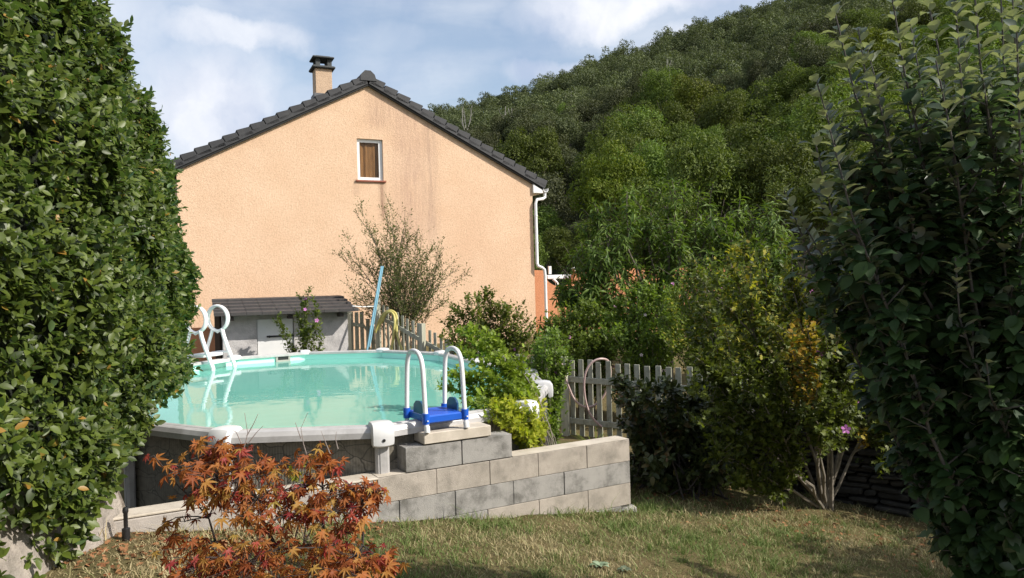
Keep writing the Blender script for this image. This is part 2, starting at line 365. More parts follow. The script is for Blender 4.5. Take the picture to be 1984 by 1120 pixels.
# ------------------------------------------------------------------ materials
def stucco(name, col, col2, A=None, e1=None):
    m, t, p, out = new_mat(name)
    c = ramp(t, noise(t, 1.1, 8, .65), col, col2, .3, .7)
    c = ramp(t, noise(t, 22, 6, .85), c, tuple(x * .74 for x in col2), .46, .74)
    if A is not None:      # rain streaks and grime that sit at fixed places on the gable
        g = N(t, 'ShaderNodeNewGeometry'); sb = N(t, 'ShaderNodeVectorMath', operation='SUBTRACT'); L(t, g.outputs['Position'], sb.inputs[0]); sb.inputs[1].default_value = A
        dt = N(t, 'ShaderNodeVectorMath', operation='DOT_PRODUCT'); L(t, sb.outputs[0], dt.inputs[0]); dt.inputs[1].default_value = e1
        sx = N(t, 'ShaderNodeSeparateXYZ'); L(t, g.outputs['Position'], sx.inputs[0])
        wob = noise(t, 14, 5, .7, stretch=(1, 1, .06))
        fine = noise(t, 40, 4, .7, stretch=(1, 1, .12))
        def streak(c, s0, w, z0, z1, amt, col):
            a = N(t, 'ShaderNodeMath', operation='SUBTRACT'); L(t, dt.outputs['Value'], a.inputs[0]); a.inputs[1].default_value = s0
            b = N(t, 'ShaderNodeMath', operation='ABSOLUTE'); L(t, a.outputs[0], b.inputs[0])
            h = N(t, 'ShaderNodeMapRange', interpolation_type='SMOOTHSTEP'); L(t, b.outputs[0], h.inputs[0]); h.inputs[1].default_value = w; h.inputs[2].default_value = 0; h.inputs[3].default_value = 0; h.inputs[4].default_value = 1
            zt = N(t, 'ShaderNodeMapRange', interpolation_type='SMOOTHSTEP'); L(t, sx.outputs[2], zt.inputs[0]); zt.inputs[1].default_value = z0; zt.inputs[2].default_value = z0 + (z1 - z0) * .35; zt.inputs[3].default_value = 0; zt.inputs[4].default_value = 1
            zb = N(t, 'ShaderNodeMapRange', interpolation_type='SMOOTHSTEP'); L(t, sx.outputs[2], zb.inputs[0]); zb.inputs[1].default_value = z1; zb.inputs[2].default_value = z1 - .12; zb.inputs[3].default_value = 0; zb.inputs[4].default_value = 1
            q = h.outputs[0]
            for o_ in (zt.outputs[0], zb.outputs[0]):
                mm = N(t, 'ShaderNodeMath', operation='MULTIPLY'); L(t, q, mm.inputs[0]); L(t, o_, mm.inputs[1]); q = mm.outputs[0]
            r = N(t, 'ShaderNodeMapRange'); L(t, wob, r.inputs[0]); r.inputs[1].default_value = .3; r.inputs[2].default_value = .62; r.inputs[3].default_value = .15; r.inputs[4].default_value = 1
            mm = N(t, 'ShaderNodeMath', operation='MULTIPLY'); L(t, q, mm.inputs[0]); L(t, r.outputs[0], mm.inputs[1])
            r2 = N(t, 'ShaderNodeMapRange'); L(t, fine, r2.inputs[0]); r2.inputs[1].default_value = .3; r2.inputs[2].default_value = .6; r2.inputs[3].default_value = amt * .4; r2.inputs[4].default_value = amt
            m2 = N(t, 'ShaderNodeMath', operation='MULTIPLY'); L(t, mm.outputs[0], m2.inputs[0]); L(t, r2.outputs[0], m2.inputs[1])
            x = N(t, 'ShaderNodeMix', data_type='RGBA'); L(t, m2.outputs[0], x.inputs[0]); L(t, c, x.inputs[6]); x.inputs[7].default_value = (*col, 1); return x.outputs[2]
        for a in STREAKS: c = streak(c, *a)
    L(t, c, p.inputs['Base Color']); p.inputs['Roughness'].default_value = .95; p.inputs['Specular IOR Level'].default_value = .1
    bump(t, p, noise(t, 26, 6, .8), .8, .024)
    return m
M_white = mat('white_plastic', (.78, .78, .77), (.70, .71, .71), 3, .35, dirt=(.5, .5, .46), dscale=9, dlo=.6, dhi=.85)
M_cap = mat('pool_cap_resin', (.66, .66, .65), (.57, .57, .57), 5, .4, dirt=(.42, .43, .42), dscale=12, dlo=.58, dhi=.85)
M_rail = mat('pool_rail_resin', (.50, .49, .48), (.38, .37, .365), 4, .4, dirt=(.28, .27, .25), dscale=7, dlo=.5, dhi=.8)
M_tile = mat('dark_roof_tile', (.030, .031, .034), (.020, .020, .023), 5, .6, .4, 120, .003, dirt=(.05, .05, .05), dscale=4, dlo=.5, dhi=.8)
M_darkstrip = mat('black_board', (.012, .012, .012), None, 4, .8)
M_tilebrown = mat('shed_roof_tile', (.050, .045, .045), (.032, .030, .030), 6, .7, .4, 90, .003, dirt=(.11, .10, .09), dscale=6, dlo=.52, dhi=.8)
M_block = mat('concrete_block', (.35, .335, .31), (.26, .25, .235), 5, .95, 1.0, 130, .006, dirt=(.13, .125, .11), dscale=5, dlo=.48, dhi=.7, spec=.2)
M_blocktan = mat('tan_concrete_block', (.43, .38, .325), (.34, .305, .26), 6, .95, 1.0, 130, .006, dirt=(.22, .20, .17), dscale=4, dlo=.48, dhi=.72, spec=.2)
M_mortar = mat('dark_joint', (.10, .095, .085), None, 9, 1)
M_conc = mat('rendered_concrete', (.44, .40, .36), (.35, .32, .29), 4, .95, .9, 150, .004, dirt=(.24, .22, .2), dscale=5, dlo=.55, dhi=.85, spec=.2)
M_coping = mat('pale_coping', (.56, .50, .42), (.44, .39, .32), 7, .95, .8, 110, .004, spec=.2)
M_rough = mat('rough_old_concrete', (.42, .37, .32), (.27, .24, .21), 9, 1, 1.0, 26, .03, dirt=(.16, .15, .12), dscale=7, dlo=.52, dhi=.8, spec=.15)
M_wood = mat('weathered_grey_wood', (.42, .42, .34), (.30, .30, .235), 6, .9, .6, 50, .003, stretch=(3, 3, .3), dirt=(.12, .12, .085), dscale=8, dlo=.5, dhi=.8, spec=.2)
M_post = mat('pale_wood_post', (.46, .45, .36), (.36, .36, .28), 6, .9, .6, 50, .003, stretch=(3, 3, .3), spec=.2)
M_bark = mat('grey_bark', (.17, .14, .11), (.10, .085, .065), 18, .9, .8, 60, .006)
M_barkp = mat('pale_bark', (.27, .235, .19), (.15, .13, .10), 14, .9, .8, 50, .006)
M_dbark = mat('dark_bark', (.05, .04, .035), None, 14, .9)
M_blue = mat('blue_plastic', (.012, .10, .52), (.010, .08, .44), 6, .38)
M_navy = mat('dark_teal_plastic', (.012, .07, .17), None, 6, .4)
M_black = mat('black_plastic', (.015, .015, .016), None, 6, .45)
M_gray = mat('grey_shed_render', (.54, .52, .51), (.44, .425, .42), 9, .95, 1, 34, .012, dirt=(.25, .24, .24), dscale=3, dlo=.5, dhi=.8, spec=.15)
M_terra = mat('terracotta_sill', (.30, .10, .06), (.22, .08, .05), 9, .8)
M_yhose = mat('yellow_hose', (.56, .48, .15), (.44, .40, .13), 8, .5)
M_phose = mat('faded_pink_hose', (.50, .36, .33), (.42, .30, .28), 3, .5)
M_cyan = mat('cyan_pole', (.20, .42, .52), (.16, .34, .44), 3, .4)
M_pink = mat('mauve_petal', (.45, .12, .42), (.6, .25, .5), 30, .6)
M_whiteflower = mat('pale_petal', (.72, .62, .60), (.6, .45, .45), 30, .6)
L_hedge = leaf_mat('hedge_leaf', (.034, .064, .009), (.145, .21, .030), .45, .24, .4, odd=(.28, .16, .03), oddamt=.006, nscale=3, under=(.10, .16, .06))
L_hib = leaf_mat('hibiscus_leaf', (.062, .10, .015), (.19, .245, .04), .5, .35, .3)
L_hibl = leaf_mat('pale_hibiscus_leaf', (.12, .17, .02), (.27, .33, .045), .5, .4, .3)
L_yel = leaf_mat('yellowing_leaf', (.20, .20, .03), (.38, .32, .06), .6, .4, .2)
L_lime = leaf_mat('lime_leaf', (.25, .30, .03), (.46, .46, .06), .6, .4, .2)
L_ora = leaf_mat('orange_yellow_leaf', (.36, .19, .03), (.42, .32, .06), .6, .4, .2)
L_wisp = leaf_mat('wispy_leaf', (.06, .085, .022), (.17, .20, .06), .6, .3, .3)
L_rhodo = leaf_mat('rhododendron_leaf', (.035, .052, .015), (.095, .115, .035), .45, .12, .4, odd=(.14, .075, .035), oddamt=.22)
L_chest = leaf_mat('long_leaf', (.042, .072, .011), (.135, .178, .034), .5, .3, .22)
L_apple = leaf_mat('apple_leaf', (.013, .030, .009), (.048, .080, .022), .6, .16, .25, under=(.15, .185, .14), tcol=(1.0, 1.5, .4))
L_maple = leaf_mat('maple_leaf', (.24, .062, .018), (.47, .17, .04), .55, .38, .25, odd=(.33, .24, .05), oddamt=.55, nscale=7, tcol=(1.5, 1.0, .5))
L_hill1 = leaf_mat('bright_broadleaf', (.062, .098, .018), (.16, .205, .042), .6, .25, .2)
L_hill2 = leaf_mat('olive_oak_leaf', (.050, .060, .026), (.118, .132, .060), .6, .18, .2)
L_hill3 = leaf_mat('yellow_green_broadleaf', (.08, .12, .012), (.17, .20, .025), .6, .25, .2)
L_litter = leaf_mat('dry_leaf', (.20, .085, .035), (.42, .22, .10), .8, .1, .2, tcol=(1, 1, 1))
L_weed = leaf_mat('grey_green_weed', (.14, .19, .11), (.28, .34, .22), .7, .1, .2)

# ------------------------------------------------------------------ terrain
WP = np.array([-2.71, 4.82]); WD = np.array([.872, .489]); WL = 4.31; WN = np.array([-.489, .872])   # low wall line, WN points behind it
def below(X, Y):
    X, Y = np.asarray(X, float), np.asarray(Y, float)
    f = 1.6 + .125 * X + .051 * np.minimum(Y, 9)
    f = np.clip(f, 1.3, 2.5)
    b = 2.36 - .95 * ss(12, 20, Y) + 0 * X
    s = (X - WP[0]) * WN[0] + (Y - WP[1]) * WN[1]; t = (X - WP[0]) * WD[0] + (Y - WP[1]) * WD[1]
    k = np.where(t < WL + .05, ss(.05, .12, s), ss(.5, 2.2, s))
    r = f * (1 - k) + b * k
    far = ss(24, 40, np.hypot(X, Y)); return r * (1 - far) + 2.9 * far
def gz(X, Y): return EZ - float(below(X, Y))
def grid_mesh(name, xs, ys, zf, m, kind='structure'):
    Xg, Yg = np.meshgrid(xs, ys); Z = zf(Xg, Yg); V = np.stack([Xg, Yg, Z], -1).reshape(-1, 3); nx, ny = len(xs), len(ys)
    i, j = np.meshgrid(np.arange(nx - 1), np.arange(ny - 1)); a = (j * nx + i).ravel()
    lo = np.stack([a, a + 1, a + nx + 1, a + nx], 1).ravel(); o = mesh_np(name, V, lo, np.full(len(a), 4), m, smooth=True); o['kind'] = kind; return o
def soil_mat():
    m, t, p, out = new_mat('dry_lawn_soil')
    c = ramp(t, noise(t, 3.2, 8, .7), (.20, .15, .075), (.12, .115, .045)); c = ramp(t, noise(t, 45, 4, .7), c, (.09, .07, .035), .45, .75)
    L(t, c, p.inputs['Base Color']); p.inputs['Roughness'].default_value = 1; p.inputs['Specular IOR Level'].default_value = .1
    bump(t, p, noise(t, 60, 5, .8), 1, .02); return m
xs = np.unique(np.concatenate([-np.geomspace(8, 1500, 16), np.arange(-7.5, 9, .12), np.geomspace(10, 1500, 16)]))
ys = np.unique(np.concatenate([-np.geomspace(3, 600, 8), np.arange(-2.5, 18, .12), np.geomspace(18.5, 2500, 26)]))
grid_mesh('ground', xs, ys, lambda X, Y: EZ - below(X, Y) + .012 * np.sin(X * 5 + 2 * np.sin(Y * 3)) * np.sin(Y * 4.3), soil_mat())

# hill
RID = np.array([(-2600, -60), (-900, 100), (0, 420), (340, 410), (600, 320), (740, 245), (820, 205), (1000, 168), (1100, 132), (1180, 95), (1250, 76), (1350, 38), (1440, 2), (1560, -35), (1700, -72), (1984, -130), (3200, -200), (6000, 150)], float)
_ra = np.array([lev(a, b) for a, b in RID]); R0, R1 = 34.0, 205.0
def hill_z(phi, r):
    T = np.interp(np.tan(np.clip(phi, -1.3, 1.3)), _ra[:, 0], -_ra[:, 1])      # tan of the ridge height, per unit depth
    H = T * R1 * np.cos(np.clip(phi, -1.2, 1.2)) - 5.0
    t = np.clip((r - R0) / (R1 - R0), 0, 1.25); s = np.where(t < 1, t ** 1.08, 1 - (t - 1) * 1.2)
    z = -3.4 + (H + 3.4) * s
    return EZ + z + 2.2 * np.sin(phi * 23 + r * .05) * np.sin(r * .06 + phi * 9) * np.clip(t * 3, 0, 1) * np.clip((1 - t) * 4, 0, 1)
ph = np.linspace(-1.1, 1.25, 120); rr = np.linspace(R0 - 2, R1 * 1.22, 60)
PH, RR = np.meshgrid(ph, rr); V = np.stack([RR * np.sin(PH), RR * np.cos(PH), hill_z(PH, RR)], -1).reshape(-1, 3); nx = len(ph)
i, j = np.meshgrid(np.arange(nx - 1), np.arange(len(rr) - 1)); a = (j * nx + i).ravel()
o = mesh_np('hill', V, np.stack([a, a + 1, a + nx + 1, a + nx], 1).ravel(), np.full(len(a), 4), mat('hill_undergrowth', (.030, .036, .016), (.018, .022, .010), .8, 1, spec=.1), smooth=True); o['kind'] = 'structure'

# ------------------------------------------------------------------ hill woods
def make_lobes(R, H, n, seed):
    g = np.random.default_rng(seed); lo = [((0, 0, H - R * 1.0), R * .62)]
    for _ in range(n):
        a = g.uniform(0, 6.28); e = g.uniform(-.3, 1.1); q = R * g.uniform(.5, .95)
        lo.append(((math.cos(a) * q * math.cos(e), math.sin(a) * q * math.cos(e), H - R * .95 + q * math.sin(e) * 1.15), R * g.uniform(.16, .36)))
    return lo
def trunk_mb(H, R, r, seed):
    g = np.random.default_rng(seed); m = MB(); m.tube([(0, 0, -1.2), (0.05 * R, 0, H * .35), (-.03 * R, .04 * R, H * .7)], [r, r * .7, r * .35], 7)
    for _ in range(6):
        a = g.uniform(0, 6.28); z0 = H * g.uniform(.25, .5); e = (math.cos(a) * R * .6, math.sin(a) * R * .6, z0 + H * .3)
        m.tube([(0, 0, z0), (e[0] * .5, e[1] * .5, z0 + H * .12), e], [r * .45, r * .3, r * .12], 5)
    return m
protos = []
ladj = [('bright green', L_hill1), ('bright green', L_hill1), ('olive green', L_hill2), ('olive green', L_hill2), ('yellow-green', L_hill3)]
for k in range(5):
    R, H = [(3.1, 8.6), (2.8, 7.8), (3.0, 7.4), (2.7, 6.8), (2.8, 7.9)][k]
    P, ax, up, sz = crown(9500, make_lobes(R, H, 34, 40 + k), .175)
    cm = leaves('crown', ladj[k][1], None, T_KITE, P, ax, up, sz * 1.25).data; C.objects.unlink(bpy.data.objects[-1]) if False else None
    protos.append([cm, None, R, H])
for o_ in [o_ for o_ in bpy.data.objects if o_.name.startswith('crown')]: bpy.data.objects.remove(o_)
for k in range(5):
    tb = trunk_mb(protos[k][3], protos[k][2], .17, 70 + k).build('trunk', M_bark); protos[k][1] = tb.data
for o_ in [o_ for o_ in bpy.data.objects if o_.name.startswith('trunk')]: bpy.data.objects.remove(o_)

sites = []
g = np.random.default_rng(11); r = 41.0
while r < R1 * 1.02:
    sp = 4.4 + r * .004 if r < 106 else 3.7; n = int((.62 + .17) * r / sp)
    for q in range(n):
        phi = -.17 + .79 * (q + g.uniform(-.35, .35) + .5) / n; rj = r + g.uniform(-1.7, 1.7); sites.append((phi, rj))
    r += 3.9 + r * .006 if r < 106 else 4.0
near = []; far_ = []
for phi, rj in sites:
    x, y = rj * math.sin(phi), rj * math.cos(phi); px = 992 + F * x / y
    if px < 790: continue
    (near if rj < 108 else far_).append((phi, rj, px))
near = near[:300]
def kind_for(rj, px, g):
    b = 1 - float(ss(62, 104, rj + 8 * math.sin(px * .013) - (px - 1300) * .03)); u = g.random()
    if u < b * .85 + .04: return 4 if g.random() < .16 else int(g.random() < .5)
    return 2 + int(g.random() < .5)
KL = {0: 'bright green rounded tree on the lower slope of the wooded hill', 1: 'bright green rounded tree on the lower slope of the wooded hill', 2: 'dark olive oak on the lower slope of the wooded hill', 3: 'dark olive oak on the lower slope of the wooded hill', 4: 'yellowish green tree among darker trees on the lower hill slope'}
KN = {0: 'broadleaf_tree', 1: 'broadleaf_tree', 2: 'oak_tree', 3: 'oak_tree', 4: 'broadleaf_tree'}
KG = {0: 'bright green hillside trees', 1: 'bright green hillside trees', 2: 'dark hillside oaks', 3: 'dark hillside oaks', 4: 'yellowish hillside trees'}
for phi, rj, px in near:
    k = kind_for(rj, px, g); s = g.uniform(.62, 1.12) * (.9 if rj < 60 else 1)
    x, y = rj * math.sin(phi), rj * math.cos(phi); z = float(hill_z(np.array(phi), np.array(rj)))
    t_ = thing(KN[k], (x, y, z - .3), KL[k], 'tree', KG[k]); t_.rotation_euler = (0, 0, g.uniform(0, 6.28)); t_.scale = (s * g.uniform(.9, 1.15), s * g.uniform(.9, 1.15), s * g.uniform(.85, 1.15))
    for nm, me in (('crown', protos[k][0]), ('trunk', protos[k][1])):
        c_ = bpy.data.objects.new(nm, me); C.objects.link(c_); c_.parent = t_
AV = []; AL = []; AT = []; ATn = []; voff = 0
var = []
for k in range(6):
    R, H = 3.0 + .12 * k, 5.8 + .2 * k
    var.append(crown(1250, make_lobes(R, H, 16, 90 + k), .40))
TV = []
for phi, rj, px in far_:
    P, ax, up, sz = var[g.integers(6)]; a = g.uniform(0, 6.28); ca, sa = math.cos(a), math.sin(a); Rm = np.array([[ca, -sa, 0], [sa, ca, 0], [0, 0, 1]])
    s = g.uniform(.48, .92); x, y = rj * math.sin(phi), rj * math.cos(phi); z = float(hill_z(np.array(phi), np.array(rj)))
    TV.append((P @ Rm.T * s * np.array([1, 1, g.uniform(.8, 1.15)]) + np.array([x, y, z - .6]), ax @ Rm.T, up @ Rm.T, sz * s, np.full(len(P), g.uniform(-.28, .30) + (.15 if g.random() < .12 else 0))))
cat_ = [np.concatenate([t_[q] for t_ in TV]) for q in range(5)]
o = leaves('forest', L_hill2, None, T_KITE, cat_[0], cat_[1], cat_[2], cat_[3] * 1.2, tint=cat_[4]); tag(o, 'dark oak forest covering the upper hill up to the ridge', 'forest', kind='stuff')
# bare grey trees standing among the crowns
for q, (px, py, d, h) in enumerate([(985, 330, 100, 9), (1215, 285, 112, 8.5), (1300, 215, 128, 9), (1000, 318, 103, 8), (905, 300, 105, 7), (1335, 205, 132, 8), (1100, 262, 118, 7)]):
    p = at(px, py, d); m = MB(); gg = np.random.default_rng(q)
    for s_ in range(3):
        e = np.array([gg.uniform(-.9, .9), gg.uniform(-.5, .5), h * gg.uniform(.8, 1)]); pts = curve((0, 0, -h * .6), e, (gg.uniform(-.4, .4), 0, 0), 7, .12); m.tube(pts, list(np.linspace(.09, .035, 7)), 5)
        for _ in range(7):
            a, da = along(pts, np.array([gg.uniform(.5, .95)])); m.tube([a[0], a[0] + nrm(da[0] + rdir(1)[0] * .6) * gg.uniform(.6, 1.8)], [.03, .015], 4)
    m.v = [(v[0] + p.x, v[1] + p.y, v[2] + p.z) for v in m.v]
    o = m.build('bare_tree', mat('bleached_wood', (.34, .32, .29), None, 3, .9) if q == 0 else bpy.data.materials['bleached_wood'], loc=p)
    tag(o, 'bare bleached grey tree standing among the dark hillside oaks', 'dead tree', 'bare trees on the hillside')

# ------------------------------------------------------------------ house
uA = lev(342, 330)[0]; A = Vector((uA * 18.0, 18.0, 0)); uB = lev(1031, 360)[0]; B = Vector((uB * 22.0, 22.0, 0))
e1 = (B - A).normalized(); gn = Vector((e1.y, -e1.x, 0)); e2 = -gn; GW = (B - A).length; ZG = EZ - 1.9
def gp(px, py, off=0):                       # point on the gable plane (off metres in front of it)
    return on_plane(px, py, A + gn * off, gn)
def gs(px, py): q = gp(px, py); return (q - A).dot(e1), q.z
def G(s, z, off=0): return A + e1 * s + gn * off + Vector((0, 0, z))
wx0, wz1 = gs(692, 268); wx1, wz0 = gs(742, 350); wx1 = gs(742, 300)[0]; wx0 = gs(692, 300)[0]
sap, zap = gs(712, 166); _, zL = gs(342, 330); _, zR = gs(1030, 356)
STREAKS = [(sap + .30, .55, wz1 + .1, zap - .1, .7, (.33, .21, .16)), (wx1 + .75, .85, EZ + .0, wz1 + 1.3, .7, (.40, .26, .20)), (wx1 + 1.35, .35, EZ + .6, wz1 + .6, .6, (.34, .23, .18)),
           ((wx0 + wx1) / 2 + .30, .16, wz0 - 1.3, wz0 + .02, .9, (.22, .13, .09)), (wx0 - .05, .12, wz0 - .5, wz0, .7, (.3, .2, .15)), (GW * .30, 1.6, zL, zL + 2.2, .20, (.55, .36, .24)), (GW * .8, 1.3, EZ - 1, zR - .2, .22, (.5, .3, .2))]
M_stucco = stucco('apricot_render', (.725, .52, .365), (.645, .44, .295), tuple(A), tuple(e1))
M_annex = stucco('orange_render', (.60, .28, .15), (.52, .23, .12))
house = thing('house', A + Vector((0, 0, ZG)), 'apricot rendered house with a dark tiled gable roof and one small window', 'house')
w = MB()
def poly(mb, pts): 
    P = [Vector(p) for p in pts]; n_ = Vector((0, 0, 0))
    for i_ in range(len(P)): n_ += P[i_].cross(P[(i_ + 1) % len(P)])
    mb.add(P if n_.dot(gn) > 0 else P[::-1], [list(range(len(P)))])
def ztop(s): return zL + (zap - zL) * s / sap if s < sap else zap + (zR - zap) * (s - sap) / (GW - sap)
poly(w, [G(0, ZG), G(wx0, ZG), G(wx0, ztop(wx0)), G(0, zL)])
poly(w, [G(wx0, ZG), G(wx1, ZG), G(wx1, wz0), G(wx0, wz0)])
mid = [G(wx0, wz1), G(wx1, wz1), G(wx1, ztop(wx1)), G(sap, zap), G(wx0, ztop(wx0))] if wx0 < sap < wx1 else [G(wx0, wz1), G(wx1, wz1), G(wx1, ztop(wx1)), G(wx0, ztop(wx0))]
poly(w, mid); poly(w, [G(wx1, ZG), G(GW, ZG), G(GW, zR), G(wx1, ztop(wx1))])
RV = .13                                      # window reveal
for a_, b_ in (((wx0, wz0), (wx0, wz1)), ((wx1, wz0), (wx1, wz1)), ((wx0, wz1), (wx1, wz1)), ((wx0, wz0), (wx1, wz0))):
    w.add([G(*a_), G(*b_), G(*b_, -RV), G(*a_, -RV)], [[0, 1, 2, 3]])
HD = 11.0
for s_, zt in ((0, zL), (GW, zR)): w.add([G(s_, ZG), G(s_, zt), G(s_, zt, -HD), G(s_, ZG, -HD)], [[0, 1, 2, 3]])
w.add([G(0, ZG, -HD), G(GW, ZG, -HD), G(GW, zR, -HD), G(sap, zap, -HD), G(0, zL, -HD)], [[0, 1, 2, 3, 4]])
w.build('wall', M_stucco, house)
m = MB(); m.box(G(wx0 - .003, wz0, -RV - .5), e1 * (wx1 - wx0), gn * .05, Vector((0, 0, wz1 - wz0))); 
# window
win = MB(); fw = .085
for (a0, a1, b0, b1) in ((wx0, wx1, wz0, wz0 + fw), (wx0, wx1, wz1 - fw, wz1), (wx0, wx0 + fw, wz0 + fw, wz1 - fw), (wx1 - fw * 1.2, wx1, wz0 + fw, wz1 - fw)):
    win.box(G(a0 + .002, b0 + .002, -RV + .01), e1 * (a1 - a0 - .004), gn * .05, Vector((0, 0, b1 - b0 - .004)))
wo = win.build('window', M_white, house)
def glass_mat():
    m_, t, p, out = new_mat('window_glass'); tr = N(t, 'ShaderNodeBsdfTransparent'); tr.inputs[0].default_value = (.85, .87, .85, 1); gl = N(t, 'ShaderNodeBsdfGlossy'); gl.inputs['Roughness'].default_value = .03
    lw = N(t, 'ShaderNodeLayerWeight'); fr = N(t, 'ShaderNodeMath', operation='MULTIPLY_ADD'); L(t, lw.outputs['Facing'], fr.inputs[0]); fr.inputs[1].default_value = .10; fr.inputs[2].default_value = .01; ms = N(t, 'ShaderNodeMixShader'); L(t, fr.outputs[0], ms.inputs[0]); L(t, tr.outputs[0], ms.inputs[1]); L(t, gl.outputs[0], ms.inputs[2]); L(t, ms.outputs[0], out.inputs[0]); return m_
MB().box(G(wx0 + fw, wz0 + fw, -RV + .02), e1 * (wx1 - wx0 - 2.2 * fw), gn * .008, Vector((0, 0, wz1 - wz0 - 2 * fw))).build('pane', glass_mat(), wo)
cu = MB(); nc = 28; cv = []
for i_ in range(nc + 1):
    s_ = wx0 + fw + (wx1 - wx0 - 2.1 * fw) * i_ / nc; o_ = -RV - .035 + .012 * math.sin(i_ * .9) + .01 * math.sin(i_ * .7)
    cv += [G(s_, wz0 + .04, o_), G(s_ , wz1 - .04, o_ + .01)]
cu.add(cv, [[2 * i_, 2 * i_ + 2, 2 * i_ + 3, 2 * i_ + 1] for i_ in range(nc)])
cu.build('curtain', mat('brown_curtain', (.42, .19, .07), (.26, .11, .035), 6, .8, stretch=(6, 6, .6)), wo, smooth=True)
MB().box(G(wx0 - .06, wz0 - .055, -RV), e1 * (wx1 - wx0 + .12), gn * (RV + .05), Vector((0, 0, .05)), bev=.008).build('sill', M_terra, wo)
# roof: slopes, stepped verge tiles, ridge, black strip along the verge
def slope(mb, s0, z0, s1, z1, off, th, y0=.12):
    d = (G(s1, z1) - G(s0, z0)); n_ = d.cross(e2).normalized(); n_ = n_ if n_.z > 0 else -n_
    mb.box(G(s0, z0, y0) + n_ * off, d, e2 * (HD + .3), n_ * th); return d, n_
sL0, zL0 = -.12, zL - .12 * (zap - zL) / sap
sR0, zR0 = GW + .34, zR - .34 * (zap - zR) / (GW - sap)
roof = MB(); dL, nL = slope(roof, sL0, zL0, sap, zap, .03, .10); dR, nR = slope(roof, sap, zap, sR0, zR0, .03, .10)
ro = roof.build('roof', M_tile, house)
bs = MB()
bs.box(G(sL0, zL0, .02) + nL * -.02, dL, gn * .07, nL * .14); bs.box(G(sap, zap, .02) + nR * -.02, dR, gn * .07, nR * .14)
bs.build('verge_board', M_darkstrip, ro)  # thin black strip below the verge tiles
vt = MB()
for (s0, z0, s1, z1, nn_, n, sgn) in ((sL0, zL0, sap, zap, nL, 15, 1), (sR0, zR0, sap, zap, nR, 15, -1)):
    P0 = G(s0, z0, .10); P1 = G(s1, z1, .10); d = (P1 - P0); ln = d.length / n; u = d.normalized()
    for i_ in range(n):
        tl = u * (ln - .014) - nn_ * .055; o_ = P0 + u * (ln * i_) + nn_ * (.09 + random.uniform(-.006, .006))
        vt.box(o_ - e2 * .02, tl, -e2 * -.30, nn_ * .20, bev=.012)
        # tile courses running back over the slope
        vt.box(P0 + u * (ln * i_) + nn_ * .15 + e2 * .28, tl + u * .03, e2 * HD, nn_ * .05)
vt.build('verge_tiles', M_tile, ro)
rd = MB(); rp = [G(sap - .22, zap + .10, .14), G(sap - .20, zap + .26, .14), G(sap - .09, zap + .37, .14), G(sap + .06, zap + .37, .14), G(sap + .17, zap + .27, .14), G(sap + .22, zap + .10, .14)]
for q in range(26): rd.prism([p_ + e2 * .42 * q + Vector((0, 0, .012 * (q % 2))) for p_ in rp], e2 * .41)
rd.build('ridge_tiles', M_tile, ro)
# chimney, set back on the left slope
cb = on_plane(628, 183, A + e2 * 1.8, gn); chd = cb.y; CH = thing
def cp(px, py): return on_plane(px, py, A + e2 * 1.8, gn)
c0, c1 = cp(612, 178), cp(644, 178); chw = (c1 - c0).length * 1.0; ct = cp(628, 133).z; b0 = cp(612, 188)
ch = MB(); ch.box(Vector((c0.x, c0.y, zL + 1.2)), e1 * chw, e2 * chw, Vector((0, 0, ct - zL - 1.2)), bev=.01)
cho = ch.build('chimney', stucco('sandy_render', (.58, .43, .30), (.50, .36, .25)), ro)
cc0 = Vector((c0.x, c0.y, 0))
cs = MB(); cs.box(cc0 - e1 * .09 - e2 * .09 + Vector((0, 0, ct)), e1 * (chw + .18), e2 * (chw + .18), Vector((0, 0, .07)), bev=.02)
for i_ in (0, 1):
    for j_ in (0, 1): 
        q = cc0 + e1 * (chw * .06 + i_ * chw * .70) + e2 * (chw * .06 + j_ * chw * .70) + Vector((0, 0, ct + .07)); cs.box(q, e1 * .12, e2 * .12, Vector((0, 0, .22)))
tz = ct + .29; cs.box(cc0 - e1 * .07 - e2 * .07 + Vector((0, 0, tz)), e1 * (chw + .14), e2 * (chw + .14), Vector((0, 0, .05)), bev=.015)
cs.box(cc0 + e1 * .02 + e2 * .02 + Vector((0, 0, tz + .05)), e1 * (chw - .04), e2 * (chw - .04), Vector((0, 0, .035)), bev=.015)
cs.build('chimney_cap', mat('black_concrete_cap', (.04, .045, .045), (.06, .065, .065), 9, .8), cho)
fl = MB(); fl.box(cc0 - e1 * .05 - e2 * .04 + Vector((0, 0, cp(628, 187).z - .25)), e1 * (chw + .10), e2 * (chw + .08), Vector((0, 0, .33))); fl.build('flashing', mat('lead_flashing', (.12, .12, .125), None, 8, .6), cho)
